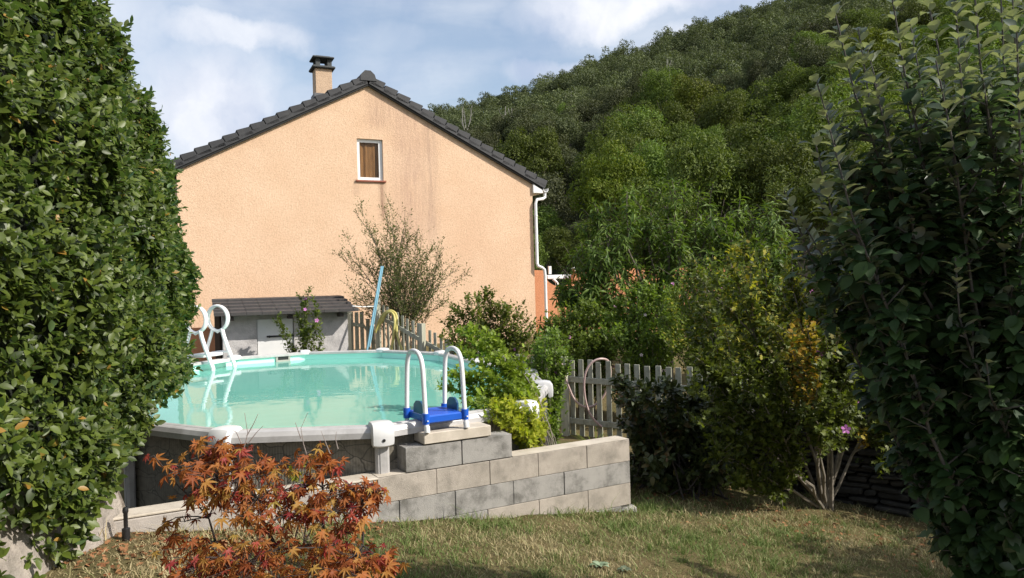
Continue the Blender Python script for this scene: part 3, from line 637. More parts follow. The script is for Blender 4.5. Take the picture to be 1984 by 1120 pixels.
# gutter and downpipe
gt = MB(); 
prof = [(-.085, .03), (-.08, -.04), (-.04, -.085), (.04, -.085), (.08, -.04), (.085, .03), (.07, .03), (.065, -.03), (.03, -.07), (-.03, -.07), (-.065, -.03), (-.07, .03)]
gc = G(sR0 + .06, zR0 + .01)
gt.prism([gc + e1 * a_ + Vector((0, 0, b_)) + gn * .10 for a_, b_ in prof], e2 * (HD + .2)); 
gt.prism([G(GW + .002, zR - .02, .08), G(sR0 - .03, zR0 - .02, .08), G(sR0 - .03, zR0 - .10, .08), G(GW + .002, zR0 - .10, .08)], e2 * HD)
gt.build('gutter', M_white, house)
dp = MB(); k1 = G(sR0 + .06, zR0 - .08, .02); jn = gp(1036, 512, .12)
ps_ = (jn - A).dot(e1)
pts = [k1, k1 - Vector((0, 0, .14)), G(sR0 - .03, zR0 - .27, .05), G(GW + .10, zR0 - .30, .08), G(GW + .05, zR0 - .42, .09), G(GW + .05, jn.z + .02, .09), G(GW + .07, jn.z - .06, .12), G(GW + .17, jn.z - .10, .15), G(GW + .25, jn.z - .16, .15), G(GW + .27, jn.z - .34, .15), G(GW + .27, ZG + .1, .15)]
dp.tube(pts, .045, 12); 
for zz in (jn.z + 1.4, jn.z - .55, jn.z + .6): 
    xx = GW + (.05 if zz > jn.z else .27); dp.tube([G(xx, zz, .09 if zz > jn.z else .15), G(xx, zz + .05, .09 if zz > jn.z else .15)], .053, 12)
dp.build('downpipe', M_white, house, smooth=True)
# terrace wall beside the house
an = thing('garden_wall', G(GW + .03, ZG), 'orange rendered terrace wall with a scalloped dip right of the house', 'wall')
zt = gp(1080, 522).z; aw = MB()
cx_, cz_ = gs(1092, 520); rx_ = 38 / F * 23; 
top = [(GW + .005, zt)]
for i_ in range(13): a_ = math.pi * i_ / 12; top.append((cx_ - rx_ * math.cos(a_), zt - .02 - .50 * math.sin(a_)))
top += [(gs(1118, 520)[0], zt), (gs(1146, 520)[0], zt), (GW + 9, zt)]
top = sorted(set(top), key=lambda q: q[0]); 
for (a_, za), (b_, zb) in zip(top[:-1], top[1:]):
    aw.prism([G(a_, ZG - .5, -.15), G(b_, ZG - .5, -.15), G(b_, zb, -.15), G(a_, za, -.15)], e2 * .2)
aw.build('wall_face', M_annex, an)
sh = MB()
for i_ in range(18): 
    a_ = math.pi * (i_ + .5) / 18; a2 = math.pi * (i_ + 1.5) / 18
tg = thing('garden_furniture', gp(1090, 530, -.5) - Vector((0, 0, 1)), 'white wooden bench top and bracket showing in the dip of the orange terrace wall', 'bench')
bn = MB(); q0 = gp(1060, 533, -.45); q1 = gp(1150, 531, -.45)
bn.box(q0 - Vector((0, 0, .13)), (q1 - q0), e2 * .35, Vector((0, 0, .13)), bev=.02); bn.build('seat', M_white, tg)
for px in (1066, 1112, 1160):
    b_ = MB(); q = gp(px, 531, -.5); b_.box(q - e1 * .04, e1 * .09, e2 * .06, Vector((0, 0, .24))); b_.build('upright', M_white, tg)
b_ = MB(); qa, qb = gp(1072, 541, -.42), gp(1079, 548, -.42); b_.tube([qa, qb, qb - Vector((0, 0, .9))], .05, 6); b_.build('bracket', M_white, tg)

# ------------------------------------------------------------------ shed
sR = at(673, 600, 15.9); sRx = Vector((sR.x, sR.y, 0)); SW = 2.48; SD = 1.5
s1 = (e1 + Vector((0.02, -.03, 0))).normalized(); sn = Vector((s1.y, -s1.x, 0)); sL = sRx - s1 * SW
zf = on_plane(560, 606, sRx, sn).z; zb = zf + .10; zg = EZ - 2.1
shed = thing('garden_shed', sL + Vector((0, 0, zg)), 'small grey rendered shed with a dark tiled lean-to roof and white door', 'shed')
def S(a_, z_, off=0): return sL + s1 * a_ + sn * off + Vector((0, 0, z_))
m = MB(); m.prism([S(0, zg), S(0, zf), S(0, zb, -SD), S(0, zg, -SD)], s1 * .18); m.prism([S(SW - .18, zg), S(SW - .18, zf), S(SW - .18, zb, -SD), S(SW - .18, zg, -SD)], s1 * .18)
dx0 = (on_plane(497, 620, sRx, sn) - sL).dot(s1); dx1 = (on_plane(569, 620, sRx, sn) - sL).dot(s1); dz = on_plane(530, 617, sRx, sn).z
m.box(S(.18, zg), s1 * (dx0 - .18), -sn * .15, Vector((0, 0, zf - zg))); m.box(S(dx1, zg), s1 * (SW - .18 - dx1), -sn * .15, Vector((0, 0, zf - zg)))
m.box(S(dx0, dz), s1 * (dx1 - dx0), -sn * .15, Vector((0, 0, zf - dz)))
m.box(S(.18, zg, -SD + .15), s1 * (SW - .36), -sn * .15, Vector((0, 0, zb - zg - .02)))
m.build('wall', M_gray, shed)
dr = MB(); dr.box(S(dx0 + .01, zg + .05, -.04), s1 * (dx1 - dx0 - .02), -sn * .04, Vector((0, 0, dz - zg - .06)), bev=.006); do = dr.build('door', M_white, shed)
hg = MB(); hz_ = on_plane(540, 653, sRx, sn).z; ha = (on_plane(517, 653, sRx, sn) - sL).dot(s1); hg.box(S(ha, hz_, -.03), s1 * (dx1 - ha), sn * .012, Vector((0, 0, .035))); hg.tube([S(ha + .05, hz_ + .017, -.015), S(ha + .05, hz_ + .017, .03)], .025, 8)
hg.build('hinge', M_black, do)
rf = MB(); fo = .42; ov = .16; u = (S(0, zb, -SD - .1) - S(0, zf, fo * .7)); u.normalize(); rn = s1.cross(u).normalized(); rn = rn if rn.z > 0 else -rn
P0 = S(-ov, zf + .02, fo); nr = 5; step = (SD + fo + .15) / nr
zs = .19
for k in range(nr):
    for c_ in range(int((SW + 2 * ov) / .3) + 1):
        a0 = -ov + c_ * .3; a1 = min(a0 + .294, SW + ov)
        if a1 - a0 < .05: continue
        y0 = fo - step * k; z0 = zf - .04 + (fo - y0) * zs * .80 + .03
        p_ = S(a0, z0 + random.uniform(-.004, .004), y0); q_ = S(a0, z0 + (step + .06) * zs * .8 - .045, y0 - step - .06); rf.box(p_, s1 * (a1 - a0), q_ - p_, Vector((0, 0, .06)))
rfo = rf.build('roof', M_tilebrown, shed)
for a_ in (.12, SW * .5, SW - .22): MB().box(S(a_, zf - .115, fo - .08), s1 * .08, -sn * (fo + .3), Vector((0, 0, .075))).build('rafter', M_dbark, rfo)
lp = MB(); q = on_plane(556, 606, sRx + sn * .1, sn); lp.lathe(q - Vector((0, 0, .06)), [(.03, 0), (.045, .03), (.045, .08), (.02, .1)], 10); lp.build('lamp', mat('grey_lamp', (.3, .3, .28), None, 5, .4), shed)
# dark post and low orange wall left of the shed
pl = MB(); q = at(416, 660, 15.2); pl.box((q.x, q.y, EZ - 2.1), (.11, 0, 0), (0, .11, 0), (0, 0, 1.98), bev=.01); tag(pl.build('wooden_post', mat('dark_brown_wood', (.07, .045, .03), None, 6, .9, stretch=(4, 4, .3)), loc=Vector((q.x, q.y, EZ - 2.1))), 'dark brown square post between the pool steps and the shed', 'post')
pl = MB(); q = at(372, 655, 15.9); zt_ = at(405, 640, 15.9).z; pl.box((q.x - .8, q.y, EZ - 2.1), (1.35, .25, 0), (-.04, .18, 0), (0, 0, zt_ - EZ + 2.1)); pl.box((q.x - .82, q.y - .02, zt_), (1.4, .25, 0), (-.05, .24, 0), (0, 0, .05)); tag(pl.build('low_wall', M_annex, loc=Vector((q.x, q.y, EZ - 2.1))), 'low orange wall seen between the hedge and the dark post', 'wall')

# ------------------------------------------------------------------ pool
H = 1.06; C1 = np.array([-1.75, 7.95]); C2 = np.array([-3.15, 11.65]); PR = 2.13
V_ = [C1 + PR * np.array([math.cos(math.radians(a_)), math.sin(math.radians(a_))]) for a_ in (-171, -138, -104, -71.5, -32)] + [C1 + 2.04 * np.array([math.cos(math.radians(7.7)), math.sin(math.radians(7.7))])]
V_ += [np.array([.15, 9.5]), np.array([-.58, 11.1])]
V_ += [C2 + 2.2 * np.array([math.cos(math.radians(a_)), math.sin(math.radians(a_))]) for a_ in (30.7, 70.5, 108, 141, 178)]
V_ += [np.array([-4.75, 9.7])]
V_ = [np.array(v) for v in V_]; NV = len(V_); cen = np.mean(V_, 0)
pool = thing('swimming_pool', (cen[0], cen[1], EZ - 2.36), 'oval above-ground swimming pool with grey stone-print wall and white capped rim', 'swimming pool')
zr = EZ - H; zw = EZ - 1.19; zbm = EZ - 2.30
def vin(k, off, z):                            # polygon corner k moved outwards by off
    a_, b_, c_ = V_[k - 1], V_[k], V_[(k + 1) % NV]; n1 = np.array([(b_ - a_)[1], -(b_ - a_)[0]]); n2 = np.array([(c_ - b_)[1], -(c_ - b_)[0]]); n_ = n1 / np.linalg.norm(n1) + n2 / np.linalg.norm(n2); n_ /= np.linalg.norm(n_)
    n_ /= max(.7, float(n_ @ n1 / np.linalg.norm(n1))); q = b_ + n_ * off; return Vector((q[0], q[1], z))
# orientation: make outward positive
_t = vin(3, .1, 0); OUT = 1 if (np.array([_t.x, _t.y]) - cen) @ (V_[3] - cen) > 0 and np.linalg.norm(np.array([_t.x, _t.y]) - cen) > np.linalg.norm(V_[3] - cen) else -1
_v = vin
def vin(k, off, z): return _v(k, off * OUT, z)
def stone_print():
    m_, t, p, out = new_mat('stone_print'); gm = N(t, 'ShaderNodeNewGeometry')
    nzc = N(t, 'ShaderNodeTexNoise'); nzc.inputs['Scale'].default_value = 5; L(t, gm.outputs['Position'], nzc.inputs['Vector'])
    mx = N(t, 'ShaderNodeVectorMath', operation='MULTIPLY_ADD'); L(t, nzc.outputs['Color'], mx.inputs[0]); mx.inputs[1].default_value = (.25, .25, .12); L(t, gm.outputs['Position'], mx.inputs[2])
    mp = N(t, 'ShaderNodeMapping'); mp.inputs['Scale'].default_value = (4.2, 4.2, 9); L(t, mx.outputs[0], mp.inputs[0])
    vo = N(t, 'ShaderNodeTexVoronoi', feature='DISTANCE_TO_EDGE'); L(t, mp.outputs[0], vo.inputs['Vector']); vo.inputs['Scale'].default_value = 1
    vc = N(t, 'ShaderNodeTexVoronoi'); L(t, mp.outputs[0], vc.inputs['Vector']); vc.inputs['Scale'].default_value = 1
    sp = N(t, 'ShaderNodeSeparateColor'); L(t, vc.outputs['Color'], sp.inputs[0])
    c = ramp(t, sp.outputs[0], (.15, .135, .105), (.27, .24, .19), 0, 1); c = ramp(t, noise(t, 16, 8, .75), c, (.07, .06, .045), .45, .75)
    c = ramp(t, vo.outputs['Distance'], (.05, .045, .035), c, 0, .04); L(t, c, p.inputs['Base Color']); p.inputs['Roughness'].default_value = .55
    wv = N(t, 'ShaderNodeTexWave'); wv.inputs['Scale'].default_value = 14; L(t, gm.outputs['Position'], wv.inputs['Vector']); bump(t, p, wv.outputs[0], .25, .01); return m_
def strip(off0, z0, off1, z1, flip=False):
    vs = []; fs = []
    for k in range(NV): vs += [vin(k, off0, z0), vin(k, off1, z1)]
    for k in range(NV):
        a_, b_ = 2 * k, 2 * ((k + 1) % NV); fs.append([a_, b_, b_ + 1, a_ + 1])
    return vs, fs
MB().add(*strip(.0, zbm - .1, .0, zr - .03)).build('outer_wall', stone_print(), pool)
liner = MB().add(*strip(-.02, zbm, -.02, zr - .02)); fl_ = [vin(k, -.02, zbm) for k in range(NV)]; liner.add(fl_, [list(range(NV))])
M_liner = mat('turquoise_liner', (.55, .93, .84), (.48, .88, .78), 1.5, .5, dirt=(.48, .80, .62), dscale=.7)
liner.build('liner', M_liner, pool)
def water_mat():
    m_, t, p, out = new_mat('pool_water'); tr = N(t, 'ShaderNodeBsdfTransparent'); tr.inputs[0].default_value = (.70, .95, .87, 1)
    gl = N(t, 'ShaderNodeBsdfGlossy'); gl.inputs['Roughness'].default_value = .015; fr = N(t, 'ShaderNodeFresnel'); fr.inputs[0].default_value = 1.28
    df = N(t, 'ShaderNodeBsdfDiffuse'); df.inputs[0].default_value = (.36, .95, .78, 1)       # cloudy suspended fines scatter light
    m1 = N(t, 'ShaderNodeMixShader'); m1.inputs[0].default_value = .5; L(t, tr.outputs[0], m1.inputs[1]); L(t, df.outputs[0], m1.inputs[2])
    ms = N(t, 'ShaderNodeMixShader'); L(t, fr.outputs[0], ms.inputs[0]); L(t, m1.outputs[0], ms.inputs[1]); L(t, gl.outputs[0], ms.inputs[2]); L(t, ms.outputs[0], out.inputs[0])
    b_ = N(t, 'ShaderNodeBump'); b_.inputs['Strength'].default_value = .12; b_.inputs['Distance'].default_value = .02; L(t, noise(t, 3.5, 3, .5), b_.inputs['Height'])
    L(t, b_.outputs[0], gl.inputs['Normal']); L(t, b_.outputs[0], fr.inputs['Normal']); return m_
MB().add([vin(k, -.022, zw) for k in range(NV)], [list(range(NV))]).build('water', water_mat(), pool)
RW = .10
for k in range(NV):
    k2 = (k + 1) % NV; tr_ = MB()
    prf = [(-.06, -.035), (-.06, 0), (-.035, .012), (.0, .012), (.015, .004), (.045, .004), (.06, .012), (.085, .004), (.105, -.03), (.105, -.075), (.09, -.075), (.09, -.04)]
    vs = [vin(k, a_, zr + b_) for a_, b_ in prf] + [vin(k2, a_, zr + b_) for a_, b_ in prf]; n = len(prf)
    tr_.add(vs, [[i_, (i_ + 1) % n, n + (i_ + 1) % n, n + i_] for i_ in range(n)]); rr_ = tr_.build('top_rail', M_rail, pool)
for k in range(NV):
    a_, b_, c_ = V_[k - 1], V_[k], V_[(k + 1) % NV]; o_ = vin(k, 1, 0) - vin(k, 0, 0); o_.normalize(); tg_ = Vector((-o_.y, o_.x, 0)); base = Vector((b_[0], b_[1], zr))
    cp_ = MB(); prf = [(-.085, -.03), (-.08, .018), (-.05, .04), (.06, .045), (.115, .035), (.14, .0), (.145, -.06), (.14, -.125), (.11, -.14), (.10, -.05)]
    n = len(prf); W_ = .088; rings = []
    for q, sc_ in ((-1, .82), (-.9, .97), (-.5, 1.03), (0, 1.05), (.5, 1.03), (.9, .97), (1, .82)):
        rings.append([base + tg_ * (W_ * q) + o_ * (.02 + (x_ - .02) * sc_) + Vector((0, 0, -.03 + (z_ + .03) * sc_)) for x_, z_ in prf])
    vs = [p_ for r_ in rings for p_ in r_]; fs = [[i_ * n + j_, (i_ + 1) * n + j_, (i_ + 1) * n + (j_ + 1) % n, i_ * n + (j_ + 1) % n] for i_ in range(6) for j_ in range(n)]
    fs += [list(range(n)), [6 * n + j_ for j_ in range(n - 1, -1, -1)]]; cp_.add(vs, fs); co = cp_.build('rim_cap', M_cap, pool, smooth=True)
    if k == 3:
        MB().tube([base + o_ * .135 + Vector((0, 0, -.085)), base + o_ * .153 + Vector((0, 0, -.085))], .013, 10).build('drain_hole', M_black, co)
    up_ = MB(); up_.box(base - tg_ * .055 + o_ * .006 + Vector((0, 0, zbm - .1 - zr)), tg_ * .11, o_ * .07, Vector((0, 0, zr - zbm + .02)), bev=.018); up_.box(base - tg_ * .02 + o_ * .07 + Vector((0, 0, zbm - .1 - zr)), tg_ * .04, o_ * .012, Vector((0, 0, zr - zbm - .04)))
    up_.build('upright', M_rail, pool)
sk = MB(); qs = atz(551, 695, 1.125); a_, b_ = Vector((*V_[9], 0)), Vector((*V_[10], 0)); du = (b_ - a_).normalized(); no_ = Vector((-du.y, du.x, 0)); no_ = no_ if no_.y < 0 else -no_
tt = (Vector((qs.x, qs.y, 0)) - b_).dot(du); a_, b_ = Vector((*V_[10], 0)), Vector((*V_[11], 0)); du = (b_ - a_).normalized(); no_ = Vector((-du.y, du.x, 0)); no_ = no_ if no_.y < 0 else -no_
c_ = a_ + du * .42 + no_ * .03 + Vector((0, 0, zr - .13))
sk.box(c_ - du * .13, du * .26, no_ * .02, Vector((0, 0, .03))); sk.box(c_ - du * .13 + Vector((0, 0, .09)), du * .26, no_ * .02, Vector((0, 0, .03))); sk.box(c_ - du * .13, du * .035, no_ * .018, Vector((0, 0, .12))); sk.box(c_ + du * .095, du * .035, no_ * .018, Vector((0, 0, .12)))
sko = sk.build('skimmer', mat('grey_skimmer', (.35, .34, .3), None, 5, .6), pool); MB().box(c_ - du * .095 + Vector((0, 0, .03)), du * .19, no_ * .006, Vector((0, 0, .06))).build('opening', M_black, sko)

# resin steps inside the pool, far left
f_ = Vector((.96, -.28, 0)); w_ = Vector((.27, .90, 0)); O = at(372, 690, 12.3); O = Vector((O.x, O.y, 0))
lad = thing('pool_steps', O + Vector((0, 0, zr)), 'white moulded pool steps with round handrail loops at the far left rim', 'pool ladder')
def Q(fx, z, wy): return O + f_ * fx + w_ * wy + Vector((0, 0, EZ - z))
for wy in (0, .58):
    m = MB(); rc = [Q(.08 + .2 * math.sin(2 * math.pi * i_ / 28), .36 - .215 * math.cos(2 * math.pi * i_ / 28), wy) for i_ in range(28)]
    m.tube(rc, .026, 8, closed=True); m.tube([p_ + w_ * .05 for p_ in rc], .018, 6, closed=True)
    m.tube([Q(-.02, .54, wy), Q(-.06, .66, wy), Q(-.13, .84, wy), Q(-.14, .95, wy), Q(-.08, 1.02, wy)], .03, 8)
    m.tube([Q(.17, .54, wy), Q(.20, .66, wy), Q(.27, .85, wy), Q(.37, 1.08, wy), Q(.40, 1.16, wy), Q(.38, 1.35, wy), Q(.33, 1.75, wy), Q(.31, 2.25, wy)], .036, 8)
    m.tube([Q(.03, .57, wy), Q(.08, .60, wy), Q(.13, .57, wy)], .018, 8); m.tube([Q(-.05, .95, wy), Q(.12, .93, wy), Q(.28, .93, wy)], .02, 8)
    m.build('side_frame', M_white, lad, smooth=True)
for i_, (f0_, f1_, z_) in enumerate([(-.12, .20, .985), (.14, .34, 1.10), (.12, .36, 1.26), (.10, .34, 1.50), (.08, .32, 1.76), (.06, .30, 2.0)]):
    MB().box(Q(f0_, z_, .02), f_ * (f1_ - f0_), w_ * .54, Vector((0, 0, .05)), bev=.01).build('step', M_white, lad)
MB().box(Q(.08, 2.28, .04), f_ * .01, w_ * .5, Vector((0, 0, 1.16))).build('barrier_panel', mat('yellowed_plastic', (.66, .70, .30), (.58, .64, .26), 3, .5), lad)  # panel coloured with the yellow-green glow under the steps

# outside ladder with blue platform
Fl = Vector((-.71, 5.94, 0)); wv_ = Vector((.30, .18, 0)); LW = wv_.length; wu = wv_.normalized(); bk = Vector((-wu.y, wu.x, 0)); DP = .41
lad2 = thing('pool_ladder', Fl + Vector((0, 0, EZ - 1.12)), 'white tubular ladder with a blue platform standing on the block wall', 'pool ladder')
def LQ(wf, d_, z_): return Fl + wu * (LW * wf) + bk * d_ + Vector((0, 0, EZ - z_))
for wf in (0, 1):
    m = MB(); pts = [LQ(wf, -.015, 1.118), LQ(wf, .012, .97), LQ(wf, .03, .72), LQ(wf, .045, .58), LQ(wf, .085, .515), LQ(wf, .15, .485), LQ(wf, .25, .482), LQ(wf, .315, .51), LQ(wf, .35, .58), LQ(wf, .365, .70), LQ(wf, .385, .97), LQ(wf, .41, 1.35), LQ(wf, .44, 2.28)]
    # smooth the bends
    P_ = np.array([list(p_) for p_ in pts])
    for _ in range(2):
        q_ = [P_[0]]
        for a_, b_ in zip(P_[:-1], P_[1:]): q_ += [a_ * .75 + b_ * .25, a_ * .25 + b_ * .75]
        q_.append(P_[-1]); P_ = np.array(q_)
    m.tube(P_, .0195, 12); m.build('handrail', M_white, lad2, smooth=True)
    fo_ = MB(); fo_.tube([LQ(wf, -.0155, 1.119), LQ(wf, -.008, 1.07)], .024, 12); fo_.build('foot', M_white, lad2, smooth=True)
    for d_, z_ in ((.006, 1.0), (.39, 1.0)):
        MB().tube([LQ(wf, d_, z_ + .055), LQ(wf, d_, z_ - .03)], .030, 12).build('clamp', M_blue, lad2, smooth=True)
    bb = MB(); bb.tube([LQ(wf, .0, 1.025) - bk * .028, LQ(wf, .0, 1.025) - bk * .036], .006, 8); bb.build('bolt', M_white, lad2)
m = MB(); m.box(LQ(.04, .0, 1.055), wu * (LW * .92), bk * .39, Vector((0, 0, .065)), bev=.01)
for i_ in range(9): m.box(LQ(.10, .035 + i_ * .036, .991), wu * (LW * .8), bk * .012, Vector((0, 0, .003)))
m.build('platform', M_blue, lad2)
for wf in (.055, .93):
    m = MB(); m.prism([LQ(wf, .10, 1.05), LQ(wf, .10, .93), LQ(wf, .125, .905), LQ(wf, .16, .89), LQ(wf, .24, .895), LQ(wf, .29, .93), LQ(wf, .30, 1.05)], wu * .016); m.build('side_plate', M_navy, lad2)
for z_ in (1.32, 1.62, 1.92): MB().box(LQ(.03, .36, z_), wu * (LW * .94), bk * .09, Vector((0, 0, .03)), bev=.008).build('step', M_blue, lad2)

# ------------------------------------------------------------------ block wall
def WQ(t_, s_, z_): q = WP + WD * t_ + WN * s_; return Vector((q[0], q[1], EZ - z_))
wd = Vector((WD[0], WD[1], 0)); wn = Vector((WN[0], WN[1], 0)); TH = .20
bw = thing('block_wall', WQ(WL / 2, 0, 2.1), 'low concrete block wall running along the lawn in front of the pool', 'wall')
def rowblocks(mb, joints, z0, z1, j=.0025):
    for a_, b_ in zip(joints[:-1], joints[1:]):
        j = random.uniform(.0015, .0045)
        mb.box(WQ(a_ + j, random.uniform(0, .004), z1 - .0), wd * (b_ - a_ - 2 * j), wn * (TH - .004), Vector((0, 0, z1 - z0 - .003)), bev=.003)
tan_ = MB(); gr = MB()
rowblocks(tan_, [1.88, 2.37, 2.85, 3.32, 3.83, 4.31], 1.42, 1.62); rowblocks(gr, [1.75, 2.05, 2.53, 3.07, 3.58, 4.31], 1.62, 1.82)
rowblocks(gr, [1.75, 2.35, 2.82], 1.82, 2.02); rowblocks(tan_, [2.82, 3.32, 3.83, 4.31], 1.82, 2.02); rowblocks(gr, [2.6, 3.1, 3.6, 4.20], 2.02, 2.3)
gr.box(WQ(4.2, -.02, 2.3), wd * .17, wn * .24, Vector((0, 0, .26)), bev=.02)
tan_.build('tan_blocks', M_blocktan, bw); gr.build('grey_blocks', M_block, bw)
MB().box(WQ(1.8, .012, 2.4), wd * (WL - 1.815), wn * (TH - .03), Vector((0, 0, .972))).build('joints', M_mortar, bw)
up2 = MB(); rowblocks(up2, [2.11, 2.60, 3.07], 1.22, 1.416); up2.build('upper_blocks', M_block, bw)
pg = MB(); pg.box(WQ(-.12, .0, 2.3), wd * 2.0, wn * TH, Vector((0, 0, .865)), bev=.012); pg.build('rendered_section', M_conc, bw)
cpg = MB(); 
for a_, b_ in ((-.14, 1.885),): cpg.box(WQ(a_, -.004, 1.436), wd * (b_ - a_), wn * (TH + .006), Vector((0, 0, .018)), bev=.005)
cpg.build('coping', M_coping, bw)
tc_ = MB(); tc_.box(WQ(1.885, .006, 1.4195), wd * .225, wn * (TH - .012), Vector((0, 0, .004))); tc_.box(WQ(3.075, .006, 1.4195), wd * 1.23, wn * (TH - .012), Vector((0, 0, .004))); tc_.build('coping', M_coping, bw)
sb_ = MB(); sb_.box(WQ(2.265, -.012, 1.213), wd * .60, wn * .215, Vector((0, 0, .088)), bev=.006); tag(sb_.build('concrete_slab', M_coping, loc=WQ(2.5, .1, 1.21)), 'pale concrete slab bedded on the wall under the blue-stepped ladder', 'slab')

# retaining wall under the hedge
rt = MB(); n = 60; hts = 9; vs = []; fs = []
for i_ in range(n + 1):
    y_ = 5.02 - i_ * .055
    for j_ in range(hts):
        q_ = j_ / (hts - 1); z_ = EZ - 1.02 - q_ * .9; x_ = -2.76 + .32 * q_ ** 1.1 + (4.9 - y_) * .03 + .025 * math.sin(y_ * 9 + j_) * q_ + random.uniform(-.012, .012) * q_; vs.append((x_, y_, z_))
for i_ in range(n):
    for j_ in range(hts - 1): a_ = i_ * hts + j_; fs.append([a_, a_ + hts, a_ + hts + 1, a_ + 1])
b0_ = len(vs); vs += [(-3.1, 5.02, EZ - 1.02), (-3.1, 5.02 - n * .055, EZ - 1.02), (-3.1, 5.02, EZ - 2.3), (-2.44, 5.02, EZ - 2.3)]; fs += [[0, b0_, b0_ + 1, n * hts], [0, hts - 1, b0_ + 3, b0_ + 2, b0_]]
rt.add(vs, fs); tag(rt.build('retaining_wall', M_rough, loc=Vector((-2.6, 4, EZ - 1.7))), 'rough old concrete retaining wall under the foot of the hedge', 'wall')

# ------------------------------------------------------------------ fences
def fence(name, label, pts, tops, h, n, posts, rails=(.22, .95), pw=.085):
    root = thing(name, (pts[0][0], pts[0][1], tops[0] - h), label, 'fence', None)
    seg = []; P_ = [np.array([p_[0], p_[1], z_]) for p_, z_ in zip(pts, tops)]; ls = [0]
    for a_, b_ in zip(P_[:-1], P_[1:]): ls.append(ls[-1] + np.linalg.norm((b_ - a_)[:2]))
    tot = ls[-1]
    def pa(s_):
        q = np.array([np.interp(s_, ls, [p_[i_] for p_ in P_]) for i_ in range(3)]); k_ = min(max(np.searchsorted(ls, s_) - 1, 0), len(P_) - 2); d_ = P_[k_ + 1] - P_[k_]; d_[2] = 0; d_ /= np.linalg.norm(d_); return Vector(q), Vector(d_)
    for i_ in range(n):
        s_ = tot * (i_ + .5) / n; q, d_ = pa(s_); q.z += random.uniform(-.02, .02); nn_ = Vector((d_.y, -d_.x, 0)); tl = Vector((random.uniform(-.012, .012), 0, 0))
        MB().box(q - d_ * pw / 2 + Vector((0, 0, -h)) , d_ * pw, -nn_ * .02, Vector((0, 0, h)) + tl, bev=.004).build('picket', M_wood, root)
    for a_, b_, k_ in zip(P_[:-1], P_[1:], range(99)):
        a_, b_ = Vector(a_), Vector(b_); d_ = (b_ - a_); nn_ = Vector((d_.y, -d_.x, 0)).normalized()
        for rz in rails: MB().box(a_ + nn_ * .004 - Vector((0, 0, rz + .09)), d_, nn_ * .035, Vector((0, 0, .09)), bev=.004).build('rail', M_wood, root)
    for s_, hh in posts:
        q, d_ = pa(s_ * tot); nn_ = Vector((d_.y, -d_.x, 0)); MB().box(q - d_ * .055 + nn_ * .045 + Vector((0, 0, -h - .1)), d_ * .11, nn_ * .10, Vector((0, 0, h + .1 + hh)), bev=.006).build('post', M_post, root)
    return root
def fp(px, py, d): q = at(px, py, d); return (q.x, q.y), q.z
fa = [fp(737, 588, 16.6), fp(800, 622, 15.6), fp(862, 656, 14.8), fp(905, 676, 14.2), fp(985, 688, 13.3), fp(1098, 690, 12.1)]
fence('picket_fence', 'weathered picket fence stepping down the slope behind the pool', [a_[0] for a_ in fa], [a_[1] for a_ in fa], 1.35, 30, [(0.005, .10), (.30, .10), (.45, .05), (.72, .08)], rails=(.25, 1.05))
fb = [fp(1098, 697, 12.0), fp(1180, 702, 11.6), fp(1330, 712, 11.0), fp(1500, 735, 10.4)]
fence('picket_fence', 'weathered picket fence with the pink hose hanging from it', [a_[0] for a_ in fb], [a_[1] for a_ in fb], 1.22, 20, [(0.0, .06)], rails=(.26, .92))
fc = [fp(674, 602, 16.9), fp(704, 606, 17.0), fp(728, 640, 17.1)]
fence('picket_fence', 'short dark run of pickets between the shed and the blue pole', [a_[0] for a_ in fc], [a_[1] for a_ in fc], 1.3, 5, [(0.0, .03)], rails=(.25, .9))
# hoses, pole, line
def hpath(px_list, d): return [at(a_, b_, dd) for (a_, b_), dd in zip(px_list, d)]
def smoothp(P_, it=2):
    P_ = np.array([list(p_) for p_ in P_])
    for _ in range(it):
        q_ = [P_[0]]
        for a_, b_ in zip(P_[:-1], P_[1:]): q_ += [a_ * .75 + b_ * .25, a_ * .25 + b_ * .75]
        q_.append(P_[-1]); P_ = np.array(q_)
    return P_
yh = MB()
for pp, dd in (([(727, 645), (735, 620), (745, 605), (756, 601), (764, 604), (768, 615), (766, 640), (760, 665), (756, 690)], [16.3, 16.3, 16.25, 16.2, 16.1, 16.05, 16.0, 15.95, 15.9]),
               ([(733, 640), (741, 614), (752, 603), (760, 602), (767, 607), (770, 620), (768, 645), (775, 668), (784, 690)], [16.2, 16.2, 16.1, 16.1, 16.05, 16, 15.9, 15.85, 15.8]),
               ([(740, 625), (748, 606), (760, 604), (766, 618), (762, 650), (757, 688)], [16.2, 16.1, 16.05, 15.95, 15.9, 15.85])):
    yh.tube(smoothp(hpath(pp, dd)), .026, 7)
tag(yh.build('garden_hose', M_yhose, smooth=True, loc=at(760, 640, 16)), 'yellow hose looped over the pickets behind the pool', 'hose')
ph_ = MB(); pp = [(1104, 800), (1090, 730), (1087, 700), (1092, 722), (1100, 745), (1112, 775), (1130, 789), (1148, 788), (1165, 776), (1179, 750), (1184, 722), (1180, 698), (1165, 694), (1148, 700), (1136, 716), (1131, 740), (1133, 770), (1140, 797), (1152, 815), (1166, 827)]
ph_.tube(smoothp(hpath(pp[2:], [11.75] * 10 + [11.6] * 8)), .017, 7); tag(ph_.build('garden_hose', M_phose, smooth=True, loc=at(1140, 760, 11.7)), 'faded pink hose hung in a loop on the right picket fence', 'hose')
po = MB(); po.tube([at(739, 516, 15.9), at(711, 680, 15.4)], .02, 8); po.tube([at(742, 516, 16.05), at(716, 672, 15.6)], .016, 8)
tag(po.build('pool_pole', M_cyan, smooth=True, loc=at(716, 672, 15.5)), 'long light blue telescopic pool pole leaning by the fence', 'pole')
